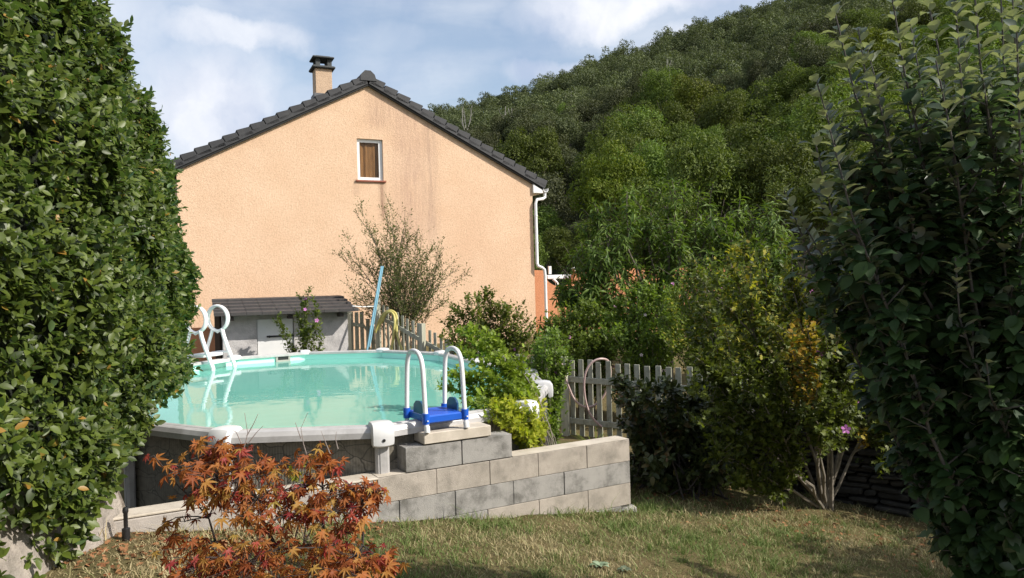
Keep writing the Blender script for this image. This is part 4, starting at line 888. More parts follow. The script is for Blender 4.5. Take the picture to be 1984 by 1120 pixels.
ln = MB(); ln.tube([at(683, 593, 15.6), at(705, 594.5, 15.9), at(724, 593.5, 16.2)], .012, 5); tag(ln.build('washing_line', M_white, loc=at(700, 594, 15.9)), 'thin white line strung from the shed roof to the fence', 'line')

# ------------------------------------------------------------------ dry-stone wall behind the shrubs on the right
ds = MB(); pts = [(1.5, 9.0), (3.2, 8.6), (4.4, 7.6), (6.5, 6.2)]
for (a_, b_) in zip(pts[:-1], pts[1:]):
    a_, b_ = Vector((*a_, 0)), Vector((*b_, 0)); d_ = (b_ - a_); l_ = d_.length; d_.normalize(); n_ = Vector((-d_.y, d_.x, 0)); z_ = EZ - 2.6
    while z_ < EZ - 1.5:
        h_ = random.uniform(.035, .09); s_ = -.1
        while s_ < l_:
            w__ = random.uniform(.10, .38); o_ = random.uniform(-.05, .05); ds.box(a_ + d_ * s_ + n_ * o_ + Vector((0, 0, z_)), d_ * (w__ - .015) + Vector((0, 0, random.uniform(-.022, .022))), n_ * .35, Vector((0, 0, h_ - .012)), bev=.015); s_ += w__
        z_ += h_
tag(ds.build('dry_stone_wall', mat('dark_schist', (.055, .05, .043), (.025, .023, .02), 6, .9, .8, 40, .01), loc=Vector((3, 8.6, EZ - 2.4))), 'dark dry-stone wall in the shade behind the forked shrub', 'wall')  # stone colour darkened to carry the shade the wall stands in

# ------------------------------------------------------------------ hedge
def hedge():
    root = thing('hedge', (-3.1, 5, gz(-3, 4.5)), 'tall clipped green hedge filling the left side of the picture', 'hedge')
    fX = lambda y: np.interp(y, [0, 2, 4, 5, 6.2, 7.0, 7.6, 8.0], [-2.48, -2.45, -2.53, -2.67, -3.0, -3.21, -3.37, -3.6])
    bZ = lambda y: EZ - np.interp(y, [0, 3, 4, 5, 6.2, 7.5, 8], [1.78, 1.78, 1.64, 1.18, 1.0, .84, .5])
    tZ = lambda y: EZ + np.interp(y, [0, 4, 4.7, 6, 7.0, 7.7, 8], [2.75, 2.6, 2.5, 2.25, 1.95, 1.65, 1.2])
    def surf(y, u, depth):
        # section: u 0..1 from under the foot, up the face and over the top
        w = 1.35; k = np.clip(u, 0, 1); b, t = bZ(y), tZ(y)
        und = k < .06; top = k > .82
        x = fX(y) - depth; z = b + (t - b - .28) * np.clip((k - .06) / .76, 0, 1)
        kf = np.clip((k - .06) / .76, 0, 1)
        x = x - .07 * (1 - np.minimum(kf / .16, 1)) ** 2 - .20 * np.maximum((kf - .45) / .55, 0) ** 1.6
        th = np.clip((k - .82) / .18, 0, 1); x = np.where(top, x - w * th, x); z = np.where(top, t - .28 * (1 - th) ** 2.2 - depth, z)
        x = np.where(und, x - (1 - k / .06) * w * .7, x); z = np.where(und, z + .05 * (1 - k / .06), z)
        bump_ = .10 * np.sin(y * 3.1 + z * 2.3 + 1) * np.sin(z * 3.7 - y * 1.3) + .06 * np.sin(y * 8 + 2 * np.sin(z * 5)) * np.sin(z * 7.3 + y * 2) + .03 * np.sin(y * 19 + z * 4) * np.sin(z * 17)
        return np.stack([x + bump_, y, z], -1), bump_
    n = 19000; y = 2.2 + 5.7 * rng.random(n) ** 1.05; u = rng.random(n); dep = rng.exponential(.075, n).clip(0, .34)
    P, bp = surf(y, u, dep)
    # end of the hedge (far end, facing away and right)
    keep = rng.random(n) < np.clip(.66 + bp * 4.5, .12, 1); P = P[keep]; u = u[keep]; y = y[keep]
    out = np.stack([np.where(u < .82, 1, .25), -.25 + 0 * y + np.where(y > 7.3, .9, 0), np.where(u > .82, 1, np.where(u < .1, -.35, .15))], -1)
    D = nrm(out + rng.normal(size=P.shape) * .42 + np.array([0, 0, .35]))
    pos, ax, up = shoot_leaves(P, D, 7, .075, out=.95, along=.45, droop=.12)
    leaves('foliage', L_hedge, root, T_OVAL, pos, ax, up, .056 * rng.uniform(.5, 1.45, len(pos)))
    # long loose shoots on the silhouette
    m = 420; y = rng.uniform(4.2, 7.9, m); u = rng.uniform(.1, .98, m); P, _ = surf(y, u, 0); D = nrm(np.array([.7, .1, .75]) + rng.normal(size=(m, 3)) * .4)
    pos, ax, up = shoot_leaves(P, D, 8, .14, out=.7, along=.7, droop=.05); leaves('loose_shoots', L_hedge, root, T_OVAL, pos, ax, up, .062 * rng.uniform(.6, 1.2, len(pos)))
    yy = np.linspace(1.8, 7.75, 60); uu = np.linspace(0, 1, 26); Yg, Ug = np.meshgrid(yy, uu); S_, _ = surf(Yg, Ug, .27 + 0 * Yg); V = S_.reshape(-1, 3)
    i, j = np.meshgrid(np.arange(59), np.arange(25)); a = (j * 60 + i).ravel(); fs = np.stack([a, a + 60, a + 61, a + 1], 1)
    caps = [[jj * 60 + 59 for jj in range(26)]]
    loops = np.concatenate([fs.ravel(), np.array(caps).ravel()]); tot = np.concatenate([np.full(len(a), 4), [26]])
    mesh_np('inner_growth', V, loops, tot, mat('shaded_inner_twigs', (.018, .028, .010), (.010, .014, .006), 12, 1, 1, 30, .05), root)  # opaque shell behind the leaves, interior shade put into its dark colour
    st = MB()
    for q in range(14):
        y0 = 2.5 + q * .2; st.tube(curve((-3.15, y0, EZ - 1.6), (-3.2 + rng.uniform(-.2, .1), y0 + rng.uniform(-.2, .2), EZ - .2), (0, 0, 0), 4, .03), [.025, .02, .018, .012], 5)
    st.build('trunk', M_bark, root)
hedge()

# ------------------------------------------------------------------ shrubs around the pool
def tipset(rows): return [at(*r_) for r_ in rows]
def sel_px(x0, x1, y0, y1, p=1.0):           # foliage that has turned: a region of the bush itself
    def f(P): 
        X = P[:, 0] / P[:, 1]; Z = (EZ - P[:, 2]) / P[:, 1]; a_ = 992 + F * (X * cr + Z * sr); b_ = 560 + F * (-X * sr + Z * cr)
        return (a_ > x0) & (a_ < x1) & (b_ > y0) & (b_ < y1) & (rng.random(len(P)) < p)
    return f
ALL = lambda P: np.ones(len(P), bool)
# wispy tall shrub before the gable
b = at(775, 640, 17.0); base = (b.x, b.y, gz(b.x, b.y))
tips = tipset([(688, 405, 17), (742, 400, 17.1), (783, 408, 16.9), (716, 440, 16.7), (664, 480, 16.9), (672, 552, 16.5), (700, 500, 17.2), (760, 455, 17.2), (805, 455, 17), (835, 480, 17.1), (862, 480, 17.3), (880, 505, 17), (886, 520, 16.8), (850, 520, 17), (820, 490, 16.6), (730, 480, 16.8), (770, 490, 16.6), (795, 520, 16.5), (745, 530, 16.5), (870, 570, 16.9), (840, 570, 16.6), (700, 560, 16.8), (810, 560, 16.4), (770, 560, 16.4)])
shrub('wispy_shrub', 'tall wispy olive shrub with thin twigs against the apricot gable', 'shrub', base, tips, L_wisp, M_bark, T_KITE, .055, 40, 6, .36, .22, .016, spread=.9, upb=.5, bow=.22, out=.55, branch=4, basej=.22)
# hibiscus bushes
def hib(label, px, py, d, tips_, leafm=L_hib, n=2, size=.066, tw=22, fl=3, flm=None, k=7, twl=.2, f0=.12, zb=None, r0=.010, bow=.12, basej=.12):
    b = at(px, py, d); z = gz(b.x, b.y) if zb is None else zb
    return shrub('hibiscus_bush', label, 'shrub', (b.x, b.y, z), tipset(tips_), leafm, M_barkp, T_LOBED, size, int(tw * 1.6), k, twl, f0, r0, spread=.75, upb=.6, bow=bow, flowers=fl, fl_mat=flm or M_pink, out=.8, basej=basej)
def fan(cx, cy, w, h, d, n, seed):
    g_ = np.random.default_rng(seed); r_ = []
    for i_ in range(n):
        x = cx + w * (2 * (i_ + .5) / n - 1) + g_.uniform(-4, 4); r_.append((x, cy + h * (abs(x - cx) / w) ** 2 + g_.uniform(-.15, .35) * h, d + g_.uniform(-.35, .35)))
    return r_
hib('hibiscus with mauve flowers growing against the white shed door', 592, 690, 14.9, [(600, 562, 14.6), (588, 578, 14.7), (613, 590, 14.5), (575, 610, 14.7), (540, 618, 14.6), (553, 650, 14.5), (622, 655, 14.5), (605, 625, 14.4), (592, 640, 14.5)], fl=4, tw=30, twl=.22)
hib('hibiscus bush with upright shoots in front of the gable corner', 945, 690, 14.4, fan(945, 572, 86, 55, 14.3, 22, 3) + fan(960, 640, 110, 12, 13.9, 14, 23), leafm=[(L_hibl, lambda P: rng.random(len(P)) < .4), (L_hib, ALL)], fl=4, tw=34, twl=.3)
hib('dense hibiscus standing beside the pool rim and the hose fence', 1062, 850, 9.6, fan(1062, 645, 40, 60, 9.5, 20, 4) + [(1075, 740, 9.3), (1045, 760, 9.3), (1085, 790, 9.4)], fl=3, tw=38, size=.05, twl=.2)
hib('rounded hibiscus with pink flowers just behind the leaning fence post', 1140, 700, 13.2, fan(1135, 592, 80, 50, 13.3, 24, 5) + fan(1130, 650, 80, 10, 12.8, 10, 15), fl=8, tw=34, twl=.3)
hib('hibiscus topped with pale blossoms under the long-leaved tree', 1245, 700, 13.0, fan(1255, 560, 80, 60, 13.0, 24, 6) + fan(1250, 640, 90, 10, 12.6, 12, 16), fl=9, flm=M_whiteflower, tw=34, twl=.32)
hib('yellowing hibiscus behind the end of the picket fence', 1400, 720, 12.3, fan(1385, 525, 110, 90, 12.3, 30, 8) + fan(1380, 640, 100, 20, 12, 14, 18), leafm=[(L_yel, sel_px(1290, 1480, 440, 680, .16)), (L_hib, ALL)], fl=6, tw=36, size=.06, twl=.34)
b = at(965, 800, 7.4); 
hib('light green hibiscus pushing up beside the blue ladder platform', 1064, 850, 6.98, [(905, 655, 7.5), (925, 640, 7.6), (895, 690, 7.3), (945, 690, 7.5), (975, 720, 7.4), (1000, 735, 7.4), (1015, 760, 7.3), (885, 740, 7.1), (878, 720, 7.2), (930, 730, 7.0), (960, 760, 7.0), (910, 780, 6.9), (990, 790, 7.0), (940, 800, 6.85), (868, 750, 7.15), (1005, 790, 6.85), (1022, 820, 6.8), (990, 845, 6.75), (1008, 865, 6.75), (960, 700, 7.2), (930, 785, 6.55), (962, 795, 6.5), (990, 800, 6.55), (955, 815, 6.45), (985, 822, 6.45)],
    leafm=[(L_lime, sel_px(950, 1060, 770, 900, .9)), (L_hibl, ALL)], fl=0, size=.055, tw=34, twl=.18, f0=.62, zb=EZ - 2.36, r0=.008, bow=.6)
hib('yellow-green sprig drooping over the low block wall', 1052, 850, 6.95, [(1000, 790, 6.95), (1020, 800, 6.95), (1030, 830, 6.95), (985, 830, 6.85), (1008, 862, 6.8)], leafm=L_lime, fl=0, size=.042, tw=13, twl=.10, zb=EZ - 2.36, f0=.5, r0=.006)
# long-leaved tree
def longtree():
    b = at(1290, 700, 15.5); base = Vector((b.x, b.y, gz(b.x, b.y))); root = thing('chestnut_tree', base, 'tree with long drooping glossy leaves between the house and the apple tree', 'tree')
    g_ = np.random.default_rng(77); st = MB(); P = []; Dd = []; sl = []; st.tube(curve(base, at(1290, 600, 15.5), (.1, 0, 0), 6, .03), list(np.linspace(.13, .09, 6)), 8); hub = np.array(at(1290, 630, 15.5))
    top = [(1112, 500), (1135, 440), (1160, 400), (1190, 412), (1215, 378), (1240, 395), (1262, 372), (1290, 395), (1305, 355), (1325, 380), (1350, 405), (1375, 385), (1400, 415), (1430, 400), (1460, 420), (1490, 410), (1520, 440)]
    tips = [(x, y, 15.5 + g_.uniform(-.5, .9)) for x, y in top] + [(x + g_.uniform(-12, 12), y + g_.uniform(30, 75), 15.1 + g_.uniform(-.8, .8)) for x, y in top] + [(1130 + 380 * g_.random(), 490 + 150 * g_.random(), 14.2 + 1.2 * g_.random()) for _ in range(26)] + [(1100, 560, 14.8), (1112, 580, 14.6), (1085, 545, 15), (1125, 600, 14.6), (1075, 625, 14.5), (1150, 560, 14.4)]
    for px, py, d in tips:
        tip = np.array(at(px, py, d)); h = tip - hub; s = curve(hub, tip, np.array([h[0], h[1], 0]) * .5 + np.array([0, 0, -.1]), 8, .05); st.tube(s, list(np.linspace(.035, .008, 8)), 5); L0 = np.linalg.norm(h)
        for k_ in range(int(7 + 5 * L0)):
            q, dq = along(s, np.array([g_.uniform(.35, 1) ** .8])); dv = nrm(dq[0] * .8 + rdir(1)[0] * .9 + np.array([0, 0, .5])); l_ = g_.uniform(.15, .5); st.tube([q[0], q[0] + dv * l_], [.01, .004], 4, cap=False)
            for f_ in (.35, 1.0): P.append(q[0] + dv * l_ * f_ * .6); Dd.append(dv); sl.append(l_ * .45)
    P = np.array(P); Dd = np.array(Dd); sl = np.array(sl); st.build('trunk', M_bark, root)
    pos, ax, up = shoot_leaves(P, Dd, 6, sl, out=1.0, along=.3, droop=.5, jit=.2); leaves('crown', L_chest, root, T_LONG, pos, ax, up, .20 * rng.uniform(.6, 1.2, len(pos)))
longtree()
# big forked hibiscus on the lawn edge
def forked():
    b = atz(1598, 990, 2.42); d = b.y; zb_ = gz(b.x, b.y)
    tips_ = [(1340, 560, 7.7), (1375, 520, 7.5), (1395, 600, 7.2), (1415, 500, 7.6), (1440, 490, 7.4), (1460, 540, 7.1), (1480, 500, 7.5), (1500, 520, 7.2), (1515, 560, 7), (1535, 480, 7.5), (1560, 500, 7.3), (1590, 470, 7.5), (1615, 520, 7.3), (1640, 500, 7.4), (1665, 560, 7.3), (1690, 560, 7.5), (1715, 560, 7.3), (1735, 600, 7.6), (1760, 640, 7.7), (1740, 700, 7.3), (1660, 470, 7.6), (1700, 500, 7.7), (1700, 690, 7.2), (1380, 660, 7.3), (1350, 700, 7.2), (1410, 700, 7.0), (1450, 640, 6.8), (1560, 620, 6.7), (1600, 600, 6.8), (1640, 650, 6.9), (1580, 700, 6.6), (1680, 760, 7.1), (1430, 790, 7.0), (1470, 760, 6.8), (1400, 860, 7.2)]
    s = shrub('hibiscus_tree', 'large forked hibiscus with yellowing leaves at the edge of the lawn', 'shrub', (b.x, d, zb_), tipset(tips_[::3] + [(1350, 700, 7.2), (1400, 860, 7.2), (1690, 640, 7.4), (1600, 480, 7.4)]),
          [(L_ora, sel_px(1530, 1585, 620, 790, .5)), (L_ora, sel_px(1660, 1680, 830, 870, .9)), (L_yel, sel_px(1400, 1560, 480, 700, .22)), (L_yel, sel_px(1300, 1740, 440, 700, .06)), (L_hib, ALL)],
          M_barkp, T_LOBED, .060, 60, 8, .22, .36, .019, spread=.85, upb=.5, bow=-.04, flowers=5, fl_mat=M_pink, out=.8, basej=.035, wob=.03, branch=6)
forked()
# dark rhododendron and undergrowth
b = at(1310, 960, 8.3)
g_ = np.random.default_rng(5)
rt_ = [(1190 + 270 * g_.random(), 740 + 190 * g_.random() ** 1.4, 7.5 + 1.4 * g_.random()) for _ in range(64)]
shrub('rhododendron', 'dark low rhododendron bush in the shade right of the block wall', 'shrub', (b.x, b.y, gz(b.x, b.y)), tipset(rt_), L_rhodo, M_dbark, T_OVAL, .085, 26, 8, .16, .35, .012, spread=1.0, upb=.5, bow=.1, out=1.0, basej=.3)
rt_ = [(1380 + 620 * g_.random(), 560 + 330 * g_.random() ** .9, 8.6 + 1.6 * g_.random()) for _ in range(70)]
rt_ += [(1650 + 320 * g_.random(), 700 + 235 * g_.random(), 7.5 + .8 * g_.random()) for _ in range(34)]
b = at(1700, 900, 9.3); shrub('garden_shrub', 'dark green shrub mass on the stone wall behind the apple tree', 'shrub', (b.x, b.y, gz(b.x, b.y)), tipset(rt_), L_hib, M_dbark, T_LOBED, .07, 26, 7, .24, .35, .014, spread=1, upb=.4, bow=.1, out=.9, basej=.6)
# strappy leaves by the fence foot
sg = MB()
for q in range(34):
    p0 = at(rng.uniform(1120, 1190), 850, rng.uniform(9.2, 10.2)); h_ = rng.uniform(.2, .5); a_ = rng.uniform(0, 6.28); e_ = Vector((math.cos(a_), math.sin(a_), 0)); pts = [Vector((p0.x, p0.y, EZ - 2.3)) + e_ * (h_ * .9 * t_ ** 1.7) + Vector((0, 0, h_ * (1.6 * t_ - .7 * t_ * t_))) for t_ in (0, .25, .5, .75, 1)]; sd = e_.cross(Vector((0, 0, 1))) * .012
    vs = [p_ + sd * (1 - .9 * i_ / 4) * s_ for i_, p_ in enumerate(pts) for s_ in (-1, 1)]; sg.add(vs, [[2 * i_, 2 * i_ + 1, 2 * i_ + 3, 2 * i_ + 2] for i_ in range(4)])
tag(sg.build('lily_clump', L_hibl, loc=Vector((p0.x, p0.y, EZ - 2.3))), 'clump of strappy green leaves at the foot of the hose fence', 'plant')

# ------------------------------------------------------------------ apple tree, close on the right
def apple():
    root = thing('apple_tree', (2.55, 3.7, gz(2.55, 3.7)), 'dark apple tree with upright silvery shoots close on the right', 'tree'); b = np.array(root.location)
    g_ = np.random.default_rng(21); st = MB(); P = []; D = []
    tr = curve(b, b + np.array([0, 0, .75]), (0, 0, 0), 4, .01); st.tube(tr, [.06, .05, .05, .04], 8)
    tips_ = [(1618, 20, 3.3, 260), (1720, -40, 3.2, 300), (1655, 60, 3.6, 300), (1585, 150, 3.4, 220), (1575, 270, 3.3, 250), (1520, 372, 3.6, 120), (1610, 250, 3.1, 260), (1790, -60, 3.5, 300), (1850, -20, 3.2, 300), (1885, -80, 3.0, 300), (1940, -60, 3.4, 300), (1990, -80, 3.2, 300), (1960, 60, 2.9, 300), (1690, 150, 3.2, 300), (1745, 130, 3.4, 300), (1820, 120, 3.0, 300), (1900, 150, 3.3, 300), (1550, 420, 3.6, 150), (1650, 400, 3.4, 200), (1740, 440, 3.5, 150), (1830, 560, 3.5, 150), (1660, 330, 3.7, 200), (2050, 100, 3.2, 300), (2100, 0, 3.6, 300), (2200, 100, 3.6, 300), (1880, 700, 3.5, 150), (1900, 800, 3.5, 120), (1930, 900, 3.4, 120), (1950, 990, 3.3, 100), (1890, 640, 3.3, 200), (1860, 500, 3.1, 200), (1940, 400, 3.1, 200), (1800, 440, 3.4, 200), (2000, 820, 3.1, 200), (1920, 700, 3.1, 200), (1900, 760, 3.4, 200), (2050, 500, 3.0, 200), (2060, 900, 3.2, 200), (1950, 860, 3.7, 200), (1930, 600, 3.8, 200), (1840, 380, 3.9, 200), (1990, 250, 3.9, 200), (1750, 330, 4.0, 200), (1810, 480, 4.1, 200), (1880, 580, 4.2, 200), (1920, 680, 4.2, 200), (1950, 780, 4.2, 200), (1600, 210, 3.7, 200), (1680, 90, 3.8, 200), (1760, 40, 3.8, 200), (1640, 300, 3.9, 200), (1710, 240, 3.9, 200), (1800, 230, 3.8, 200), (1870, 60, 3.7, 200), (1920, 150, 3.8, 200), (1960, -40, 3.6, 200), (1580, 360, 3.9, 200), (1880, 260, 3.5, 200), (1960, 330, 3.5, 200)]
    for _ in range(26): tips_.append((g_.uniform(2080, 3200), g_.uniform(150, 800), g_.uniform(2.7, 4.4), 200))      # unseen crown added past the right edge to shade the lawn
    for px, py, d, ll in tips_:
        tip = np.array(at(px, py, d)); s0 = tr[g_.integers(1, 4)]; h = tip - s0; hor = np.array([h[0], h[1], 0])
        s = curve(s0, tip, hor * .12 + np.array([0, 0, -.08 * abs(h[2])]), 9, .012); st.tube(s, list(np.linspace(.012, .003, 9)), 6)
        ln = np.linalg.norm(h); n_ = int(ln / .016); t = np.linspace(.16, .995, n_) + g_.uniform(-.01, .01, n_); q, dq = along(s, t); ph_ = np.arange(n_) * 2.4 + g_.uniform(0, 6); a1 = nrm(np.cross(dq, rdir(n_))); a1 = nrm(np.cross(dq, np.array([0., 1, .1]))); a2 = np.cross(dq, a1)
        R_ = a1 * np.cos(ph_)[:, None] + a2 * np.sin(ph_)[:, None]; P.append(q); D.append(np.concatenate([R_, dq, t[:, None]], 1))
        # short spurs with leaves of their own
        for _ in range(int(ln * 20)):
            t0 = g_.uniform(.12, .86) ** 1.1; q, dq = along(s, np.array([t0])); dv = nrm(dq[0] * .8 + rdir(1)[0] + np.array([0, 0, .25])); l2 = g_.uniform(.06, .15); e = q[0] + dv * l2; st.tube([q[0], e], [.005, .003], 4); k_ = 7
            tt_ = np.linspace(.3, 1, k_); pp = q[0] + dv * (tt_ * l2)[:, None]; rr2 = rdir(k_); rr2 = nrm(rr2 - dv * (rr2 @ dv)[:, None]); P.append(pp); D.append(np.concatenate([rr2, np.tile(dv, (k_, 1)), (tt_ * .6)[:, None]], 1))
    st.build('branches', mat('young_apple_bark', (.10, .09, .08), (.06, .052, .045), 20, .8), root, smooth=True)
    P = np.concatenate(P); D = np.concatenate(D); R_, dq, t = D[:, :3], D[:, 3:6], D[:, 6]
    n_ = len(P); ax = nrm(R_ * 1.0 + dq * (.35 + .5 * np.clip(t - .8, 0, .2)[:, None] * 5) + np.array([0, 0, .02]) + g_.normal(size=(n_, 3)) * .22); up = nrm(dq * .8 + np.array([0, 0, .9]) + g_.normal(size=(n_, 3)) * .25)
    size = .080 * g_.uniform(.7, 1.2, n_) * np.where(t > .93, .8, 1)
    young = (t > .93) | (g_.random(n_) < .75 * np.clip((t - .55) / .35, 0, 1))
    leaves('crown', L_apple, root, T_APPLE, P[~young] + ax[~young] * .015, ax[~young], up[~young], size[~young])
    leaves('young_leaves', leaf_mat('downy_young_leaf', (.030, .056, .024), (.100, .135, .070), .45, .2, .5, under=(.34, .37, .32)), root, T_APPLE, P[young] + ax[young] * .01, ax[young], up[young], size[young])  # paler downy leaves whose colour also holds the sunlight on shoot tops
    print('apple leaves', n_)
apple()

# unseen trees added outside the frame to shade the right of the lawn
for q, (x_, y_, R_, H_) in enumerate([(6.1, 5.0, 1.3, 3.2), (5.4, 3.7, 1.1, 2.9), (7.6, 6.6, 1.4, 3.6)]):
    z_ = gz(x_, y_); rt_ = thing('plum_tree', (x_, y_, z_), ['round leafy plum tree nearest the apple tree beyond the right edge', 'smaller plum tree in front of the others beyond the right edge', 'taller plum tree at the back beyond the right edge'][q], 'tree')
    lo_ = [((c_[0] + x_, c_[1] + y_, c_[2] + z_), r__) for c_, r__ in make_lobes(R_, H_, 14, 200 + q)]; P, ax, up, sz = crown(4200, lo_, .11); leaves('crown', L_hib, rt_, T_KITE, P, ax, up, sz)
    tm = MB(); tm.tube(curve((x_, y_, z_ - .1), (x_, y_, z_ + H_ - R_), (0, 0, 0), 5, .03), [.09, .08, .07, .06, .04], 7); tm.build('trunk', M_bark, rt_)

# ------------------------------------------------------------------ japanese maple in front
def maple():
    base = Vector((-.92, 3.45, gz(-.92, 3.45))); root = thing('japanese_maple', base, 'small Japanese maple with orange and red leaves in front of the wall', 'tree'); g_ = np.random.default_rng(31)
    st = MB(); P = []; D = []; M_twig = mat('pale_twig', (.30, .25, .22), None, 9, .8)
    cl = [(305, 885, 3.3, 1, .02), (385, 905, 3.3, 8, .06), (410, 880, 3.4, 7, .05), (440, 870, 3.35, 12, .06), (470, 885, 3.4, 9, .06), (430, 925, 3.25, 14, .07), (480, 930, 3.3, 14, .08), (520, 910, 3.4, 10, .07), (560, 950, 3.4, 12, .08), (510, 965, 3.3, 14, .08), (440, 965, 3.3, 12, .07), (395, 950, 3.3, 8, .05), (555, 900, 3.5, 3, .03), (625, 870, 3.5, 7, .04), (635, 905, 3.45, 8, .05), (600, 940, 3.4, 8, .05), (655, 950, 3.4, 10, .06), (700, 945, 3.4, 11, .05), (735, 950, 3.4, 9, .04), (715, 970, 3.4, 8, .05), (660, 990, 3.3, 10, .07), (615, 985, 3.35, 10, .06), (560, 1000, 3.3, 10, .07), (490, 1000, 3.25, 9, .06), (370, 1010, 3.35, 2, .03), (330, 1012, 3.4, 2, .02), (345, 1040, 3.3, 2, .03), (400, 1060, 3.2, 9, .06), (440, 1080, 3.1, 16, .08), (390, 1100, 3.1, 12, .06), (490, 1090, 3.1, 18, .09), (540, 1070, 3.2, 10, .06), (480, 1130, 3.0, 16, .1), (400, 1130, 3.1, 10, .07), (600, 1060, 3.3, 9, .06), (650, 1060, 3.2, 14, .07), (700, 1075, 3.2, 14, .07), (740, 1085, 3.2, 10, .05), (690, 1110, 3.1, 14, .08), (620, 1110, 3.1, 12, .08), (560, 1120, 3.1, 10, .08), (760, 1095, 3.2, 4, .03), (680, 1030, 3.3, 8, .05)]
    mains = [curve(base, at(478, 930, 3.35), (-.08, 0, .1), 7, .012), curve(base, at(620, 900, 3.5), (.05, 0, .1), 7, .012), curve(base, at(700, 960, 3.4), (.1, 0, 0), 7, .012), curve(base, at(400, 1000, 3.3), (-.1, 0, 0), 7, .012)]
    for s in mains: st.tube(s, list(np.linspace(.013, .004, 7)), 6)
    allm = np.concatenate(mains)
    for px, py, d, n_, r_ in cl:
        c = np.array(at(px - 12, py, d)); cand = allm[allm[:, 2] < c[2] + .05]; cand = cand if len(cand) else allm; s0 = cand[np.argmin(np.linalg.norm(cand - c, axis=1))]; st.tube(curve(s0, c, (0, 0, .02), 5, .006), [.004, .0035, .003, .0025, .002], 4)
        for _ in range(int(n_ * 2.4)):
            p_ = c + g_.normal(size=3) * r_ * 1.15 * np.array([.8, .8, .45]); a_ = g_.uniform(0, 6.28); dv = nrm(np.array([math.cos(a_), math.sin(a_) * .8 - .25, -.85 + g_.normal() * .4])); st.tube([c, p_], [.002, .001], 3, cap=False); P.append(p_); D.append(dv)
    for pp in ([(470, 880), (480, 840), (474, 800)], [(468, 860), (458, 838), (450, 832)], [(478, 845), (492, 820), (500, 802)], [(480, 860), (497, 838), (510, 825)], [(600, 900), (588, 860), (583, 830), (596, 800)], [(583, 850), (576, 830), (572, 818)], [(640, 880), (630, 855), (622, 835)], [(655, 870), (650, 850), (652, 836)]):
        MB().tube([at(a_, b_, 3.45) for a_, b_ in pp], list(np.linspace(.0028, .001, len(pp))), 4).build('twig', M_twig, root)
    for pp in ([(600, 1130), (560, 1060), (545, 1020)], [(560, 1130), (568, 1060), (585, 990)], [(590, 1130), (575, 1080), (640, 960)], [(575, 1130), (590, 1040), (600, 960)]): MB().tube([at(a_, b_, 3.4) for a_, b_ in pp], .004, 5).build('twig', M_twig, root)
    st.build('trunk', M_dbark, root)
    P = np.array(P); D = np.array(D); n_ = len(P); up = nrm(np.stack([.35 * D[:, 0] + g_.normal(size=n_) * .4, -.6 + .3 * g_.normal(size=n_), .9 + 0 * P[:, 0]], -1))
    sz = .050 * g_.uniform(.6, 1.25, n_); red = g_.random(n_) < .17
    leaves('foliage', L_maple, root, T_MAPLE, P[~red], D[~red], up[~red], sz[~red]); leaves('red_foliage', leaf_mat('red_maple_leaf', (.32, .05, .03), (.50, .13, .06), .5, .35, .3, tcol=(1.4, .8, .6)), root, T_MAPLE, P[red], D[red], up[red], sz[red] * .85)
maple()
b = at(590, 1040, 3.75)
shrub('hibiscus_seedling', 'thin hibiscus seedling with one violet flower rising behind the maple', 'plant', (b.x, b.y, gz(b.x, b.y)), tipset([(588, 880, 3.7), (575, 905, 3.7)]), L_lime, M_barkp, T_LOBED, .03, 10, 3, .03, .72, .004, flowers=1, fl_mat=M_pink, fr=.016, basej=.01)
# garden light stake
q = atz(245, 1062, 1.57); m = MB(); m.lathe((q.x, q.y, q.z - .03), [(.005, -.1), (.022, 0), (.024, .02), (.024, .155), (.012, .16), (.012, .165), (.013, .17), (.013, .25), (.017, .255), (.018, .27), (.015, .285), (.006, .29)], 14)
tag(m.build('irrigation_riser', M_black, smooth=True, loc=q), 'black plastic sprinkler riser standing in dry leaves by the wall', 'sprinkler')
# broad-leaved weeds
for q, (px, py, sz_, lb) in enumerate([(785, 1078, .07, 'silvery broad-leaved weed just right of the maple'), (1162, 1100, .06, 'grey-green weed rosette, left of two at the bottom edge of the lawn'), (1212, 1108, .05, 'grey-green weed rosette, right of two at the bottom edge of the lawn'), (905, 1008, .035, 'small pale weed below the middle of the block wall')]):
    X, Y = lev(px, py); d = 6.0
    for _ in range(20): p = at(px, py, d); d = d + (p.z - (EZ - float(below(p.x, p.y)))) * 2
    p = at(px, py, d); p.z = gz(p.x, p.y); n_ = 9; a_ = np.arange(n_) * 2.4; ax = np.stack([np.cos(a_), np.sin(a_), .35 + .1 * np.sin(a_ * 3)], -1); up = nrm(np.stack([-np.cos(a_) * .3, -np.sin(a_) * .3, 1 + 0 * a_], -1))
    o = leaves('broadleaf_weed', L_weed, None, T_APPLE, np.tile(np.array(p), (n_, 1)) + np.array([0, 0, .015]), ax, up, sz_ * rng.uniform(.7, 1.3, n_), loc=p); tag(o, lb, 'weed')

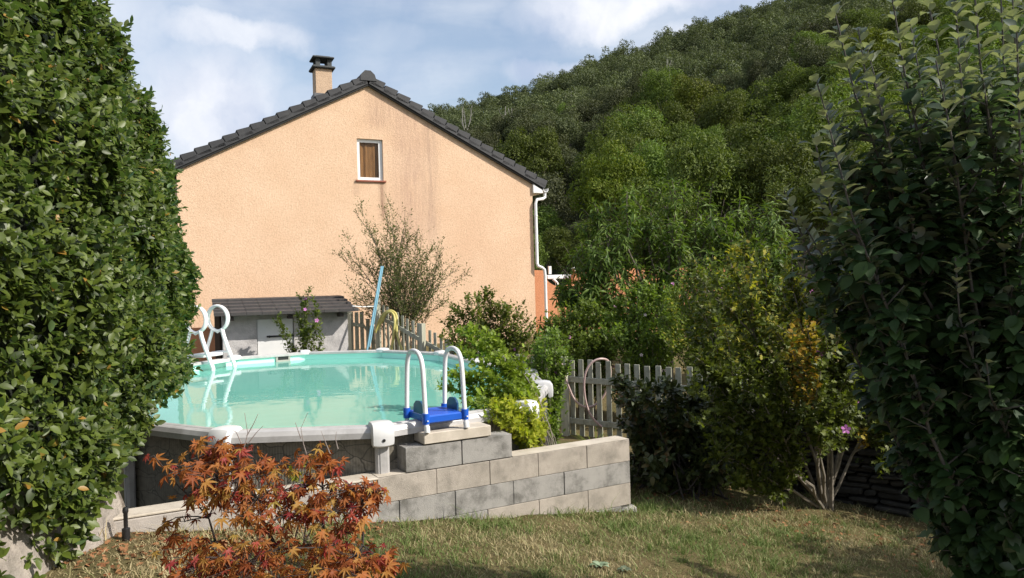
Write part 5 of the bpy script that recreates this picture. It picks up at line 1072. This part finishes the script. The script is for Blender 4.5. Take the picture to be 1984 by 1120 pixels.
# ------------------------------------------------------------------ lawn and litter
def lawn():
    n = 230000; X = rng.uniform(-2.7, 6.5, n); Y = rng.uniform(2.8, 9.2, n) ; s = (X - WP[0]) * WN[0] + (Y - WP[1]) * WN[1]; t = (X - WP[0]) * WD[0] + (Y - WP[1]) * WD[1]
    ok = np.where(t < WL + .1, s < -.02, s < 1.6) & (np.abs(X / Y) < .78) & ((EZ * 0 + below(X, Y)) / Y < .50) & (X > -2.64)
    dens = .5 + .5 * np.sin(X * 2.3 + 1.7 * np.sin(Y * 1.9)) * np.sin(Y * 3.1 + X); ok &= rng.random(n) < .6 + .4 * dens
    ok &= ~((Y > 7.3) & (rng.random(n) < .75)) & ~((X < -1.6) & (rng.random(n) < .25))
    X, Y, s, dens = X[ok], Y[ok], s[ok], dens[ok]; n0 = len(X)
    tc = rng.integers(0, n0, 420); tx = np.repeat(X[tc], 26) + rng.normal(size=420 * 26) * .022; ty = np.repeat(Y[tc], 26) + rng.normal(size=420 * 26) * .022     # coarser tufts
    X = np.concatenate([X, tx]); Y = np.concatenate([Y, ty]); s = np.concatenate([s, np.repeat(s[tc], 26)]); dens = np.concatenate([dens, np.ones(len(tx))]); tuft = np.arange(len(X)) >= n0
    n = len(X); Z = EZ - below(X, Y); h = (.85 + .6 * tuft) * rng.uniform(.014, .052, n) * (1 + .8 * (rng.random(n) < .04)) * (1 + 1.5 * np.exp(-np.abs(s) / .06) * (rng.random(n) < .4)) * (.7 + .6 * dens)
    a = rng.uniform(0, 6.28, n); ln = rng.normal(size=(n, 2)) * .7; w = rng.uniform(.0013, .0026, n) * 1.5; P = np.stack([X, Y, Z - .004], -1); sd = np.stack([np.cos(a), np.sin(a), 0 * a], -1) * w[:, None]; mid = P + np.stack([ln[:, 0] * h * .3, ln[:, 1] * h * .3, h * .6], -1); tip = P + np.stack([ln[:, 0] * h, ln[:, 1] * h, h], -1)
    V = np.stack([P - sd, P + sd, mid + sd * .8, mid - sd * .8, tip], 1).reshape(-1, 3); k = np.arange(n) * 5; lo = np.stack([k, k + 1, k + 2, k + 3, k + 3, k + 2, k + 4], 1).ravel(); to = np.tile([4, 3], n)
    g1 = -1.2 * (X < -1.5) + np.sin(X * 1.7 + 2 * np.sin(Y * 1.3)) * np.sin(Y * 2.1 - X * .8) + .6 * np.sin(X * 5.3 + Y * 2) * np.sin(Y * 6.1 - X * 3) - .25 * (X > 1.5); tint = np.repeat(np.clip(.5 + .25 * tuft + .36 * g1 + rng.normal(size=n) * .30, 0, 1), 2)
    m_, t_, p_, out = new_mat('grass_blade'); at_ = N(t_, 'ShaderNodeAttribute', attribute_name='tint'); c = ramp(t_, at_.outputs['Fac'], (.47, .39, .215), (.135, .20, .045), .12, .72); L(t_, c, p_.inputs['Base Color']); p_.inputs['Roughness'].default_value = .7
    tr = N(t_, 'ShaderNodeBsdfTranslucent'); L(t_, c, tr.inputs[0]); ms = N(t_, 'ShaderNodeMixShader'); ms.inputs[0].default_value = .3; L(t_, p_.outputs[0], ms.inputs[1]); L(t_, tr.outputs[0], ms.inputs[2]); L(t_, ms.outputs[0], out.inputs[0])
    o = mesh_np('lawn_grass', V, lo, to, m_, tint=tint); tag(o, 'patchy dry summer lawn of short green and straw grass', 'grass', kind='stuff'); print('blades', n)
lawn()
n = 1500; X = np.concatenate([rng.uniform(-2.6, -1.0, 800), rng.uniform(1.2, 4.5, 700)]); Y = np.concatenate([4.9 + (X[:800] + 2.7) * .56 - np.abs(rng.normal(size=800)) * .45 - .12, 7.3 + rng.normal(size=700) * .5 - (X[800:] - 2) * .45])
P = np.stack([X, Y, EZ - below(X, Y) + .012], -1); ax = rdir(n); ax[:, 2] *= .35; up = nrm(rdir(n) * .5 + np.array([0, 0, 1]))
s_ = (X - WP[0]) * WN[0] + (Y - WP[1]) * WN[1]; ok = (X > -2.6) & ((s_ < -.02) | (X > 1.3))
o = leaves('leaf_litter', L_litter, None, T_LOBED, P[ok], ax[ok], up[ok], .05 * rng.uniform(.4, 1.2, n)[ok]); tag(o, 'dry orange-brown fallen leaves scattered along the wall foot', 'fallen leaves', kind='stuff')
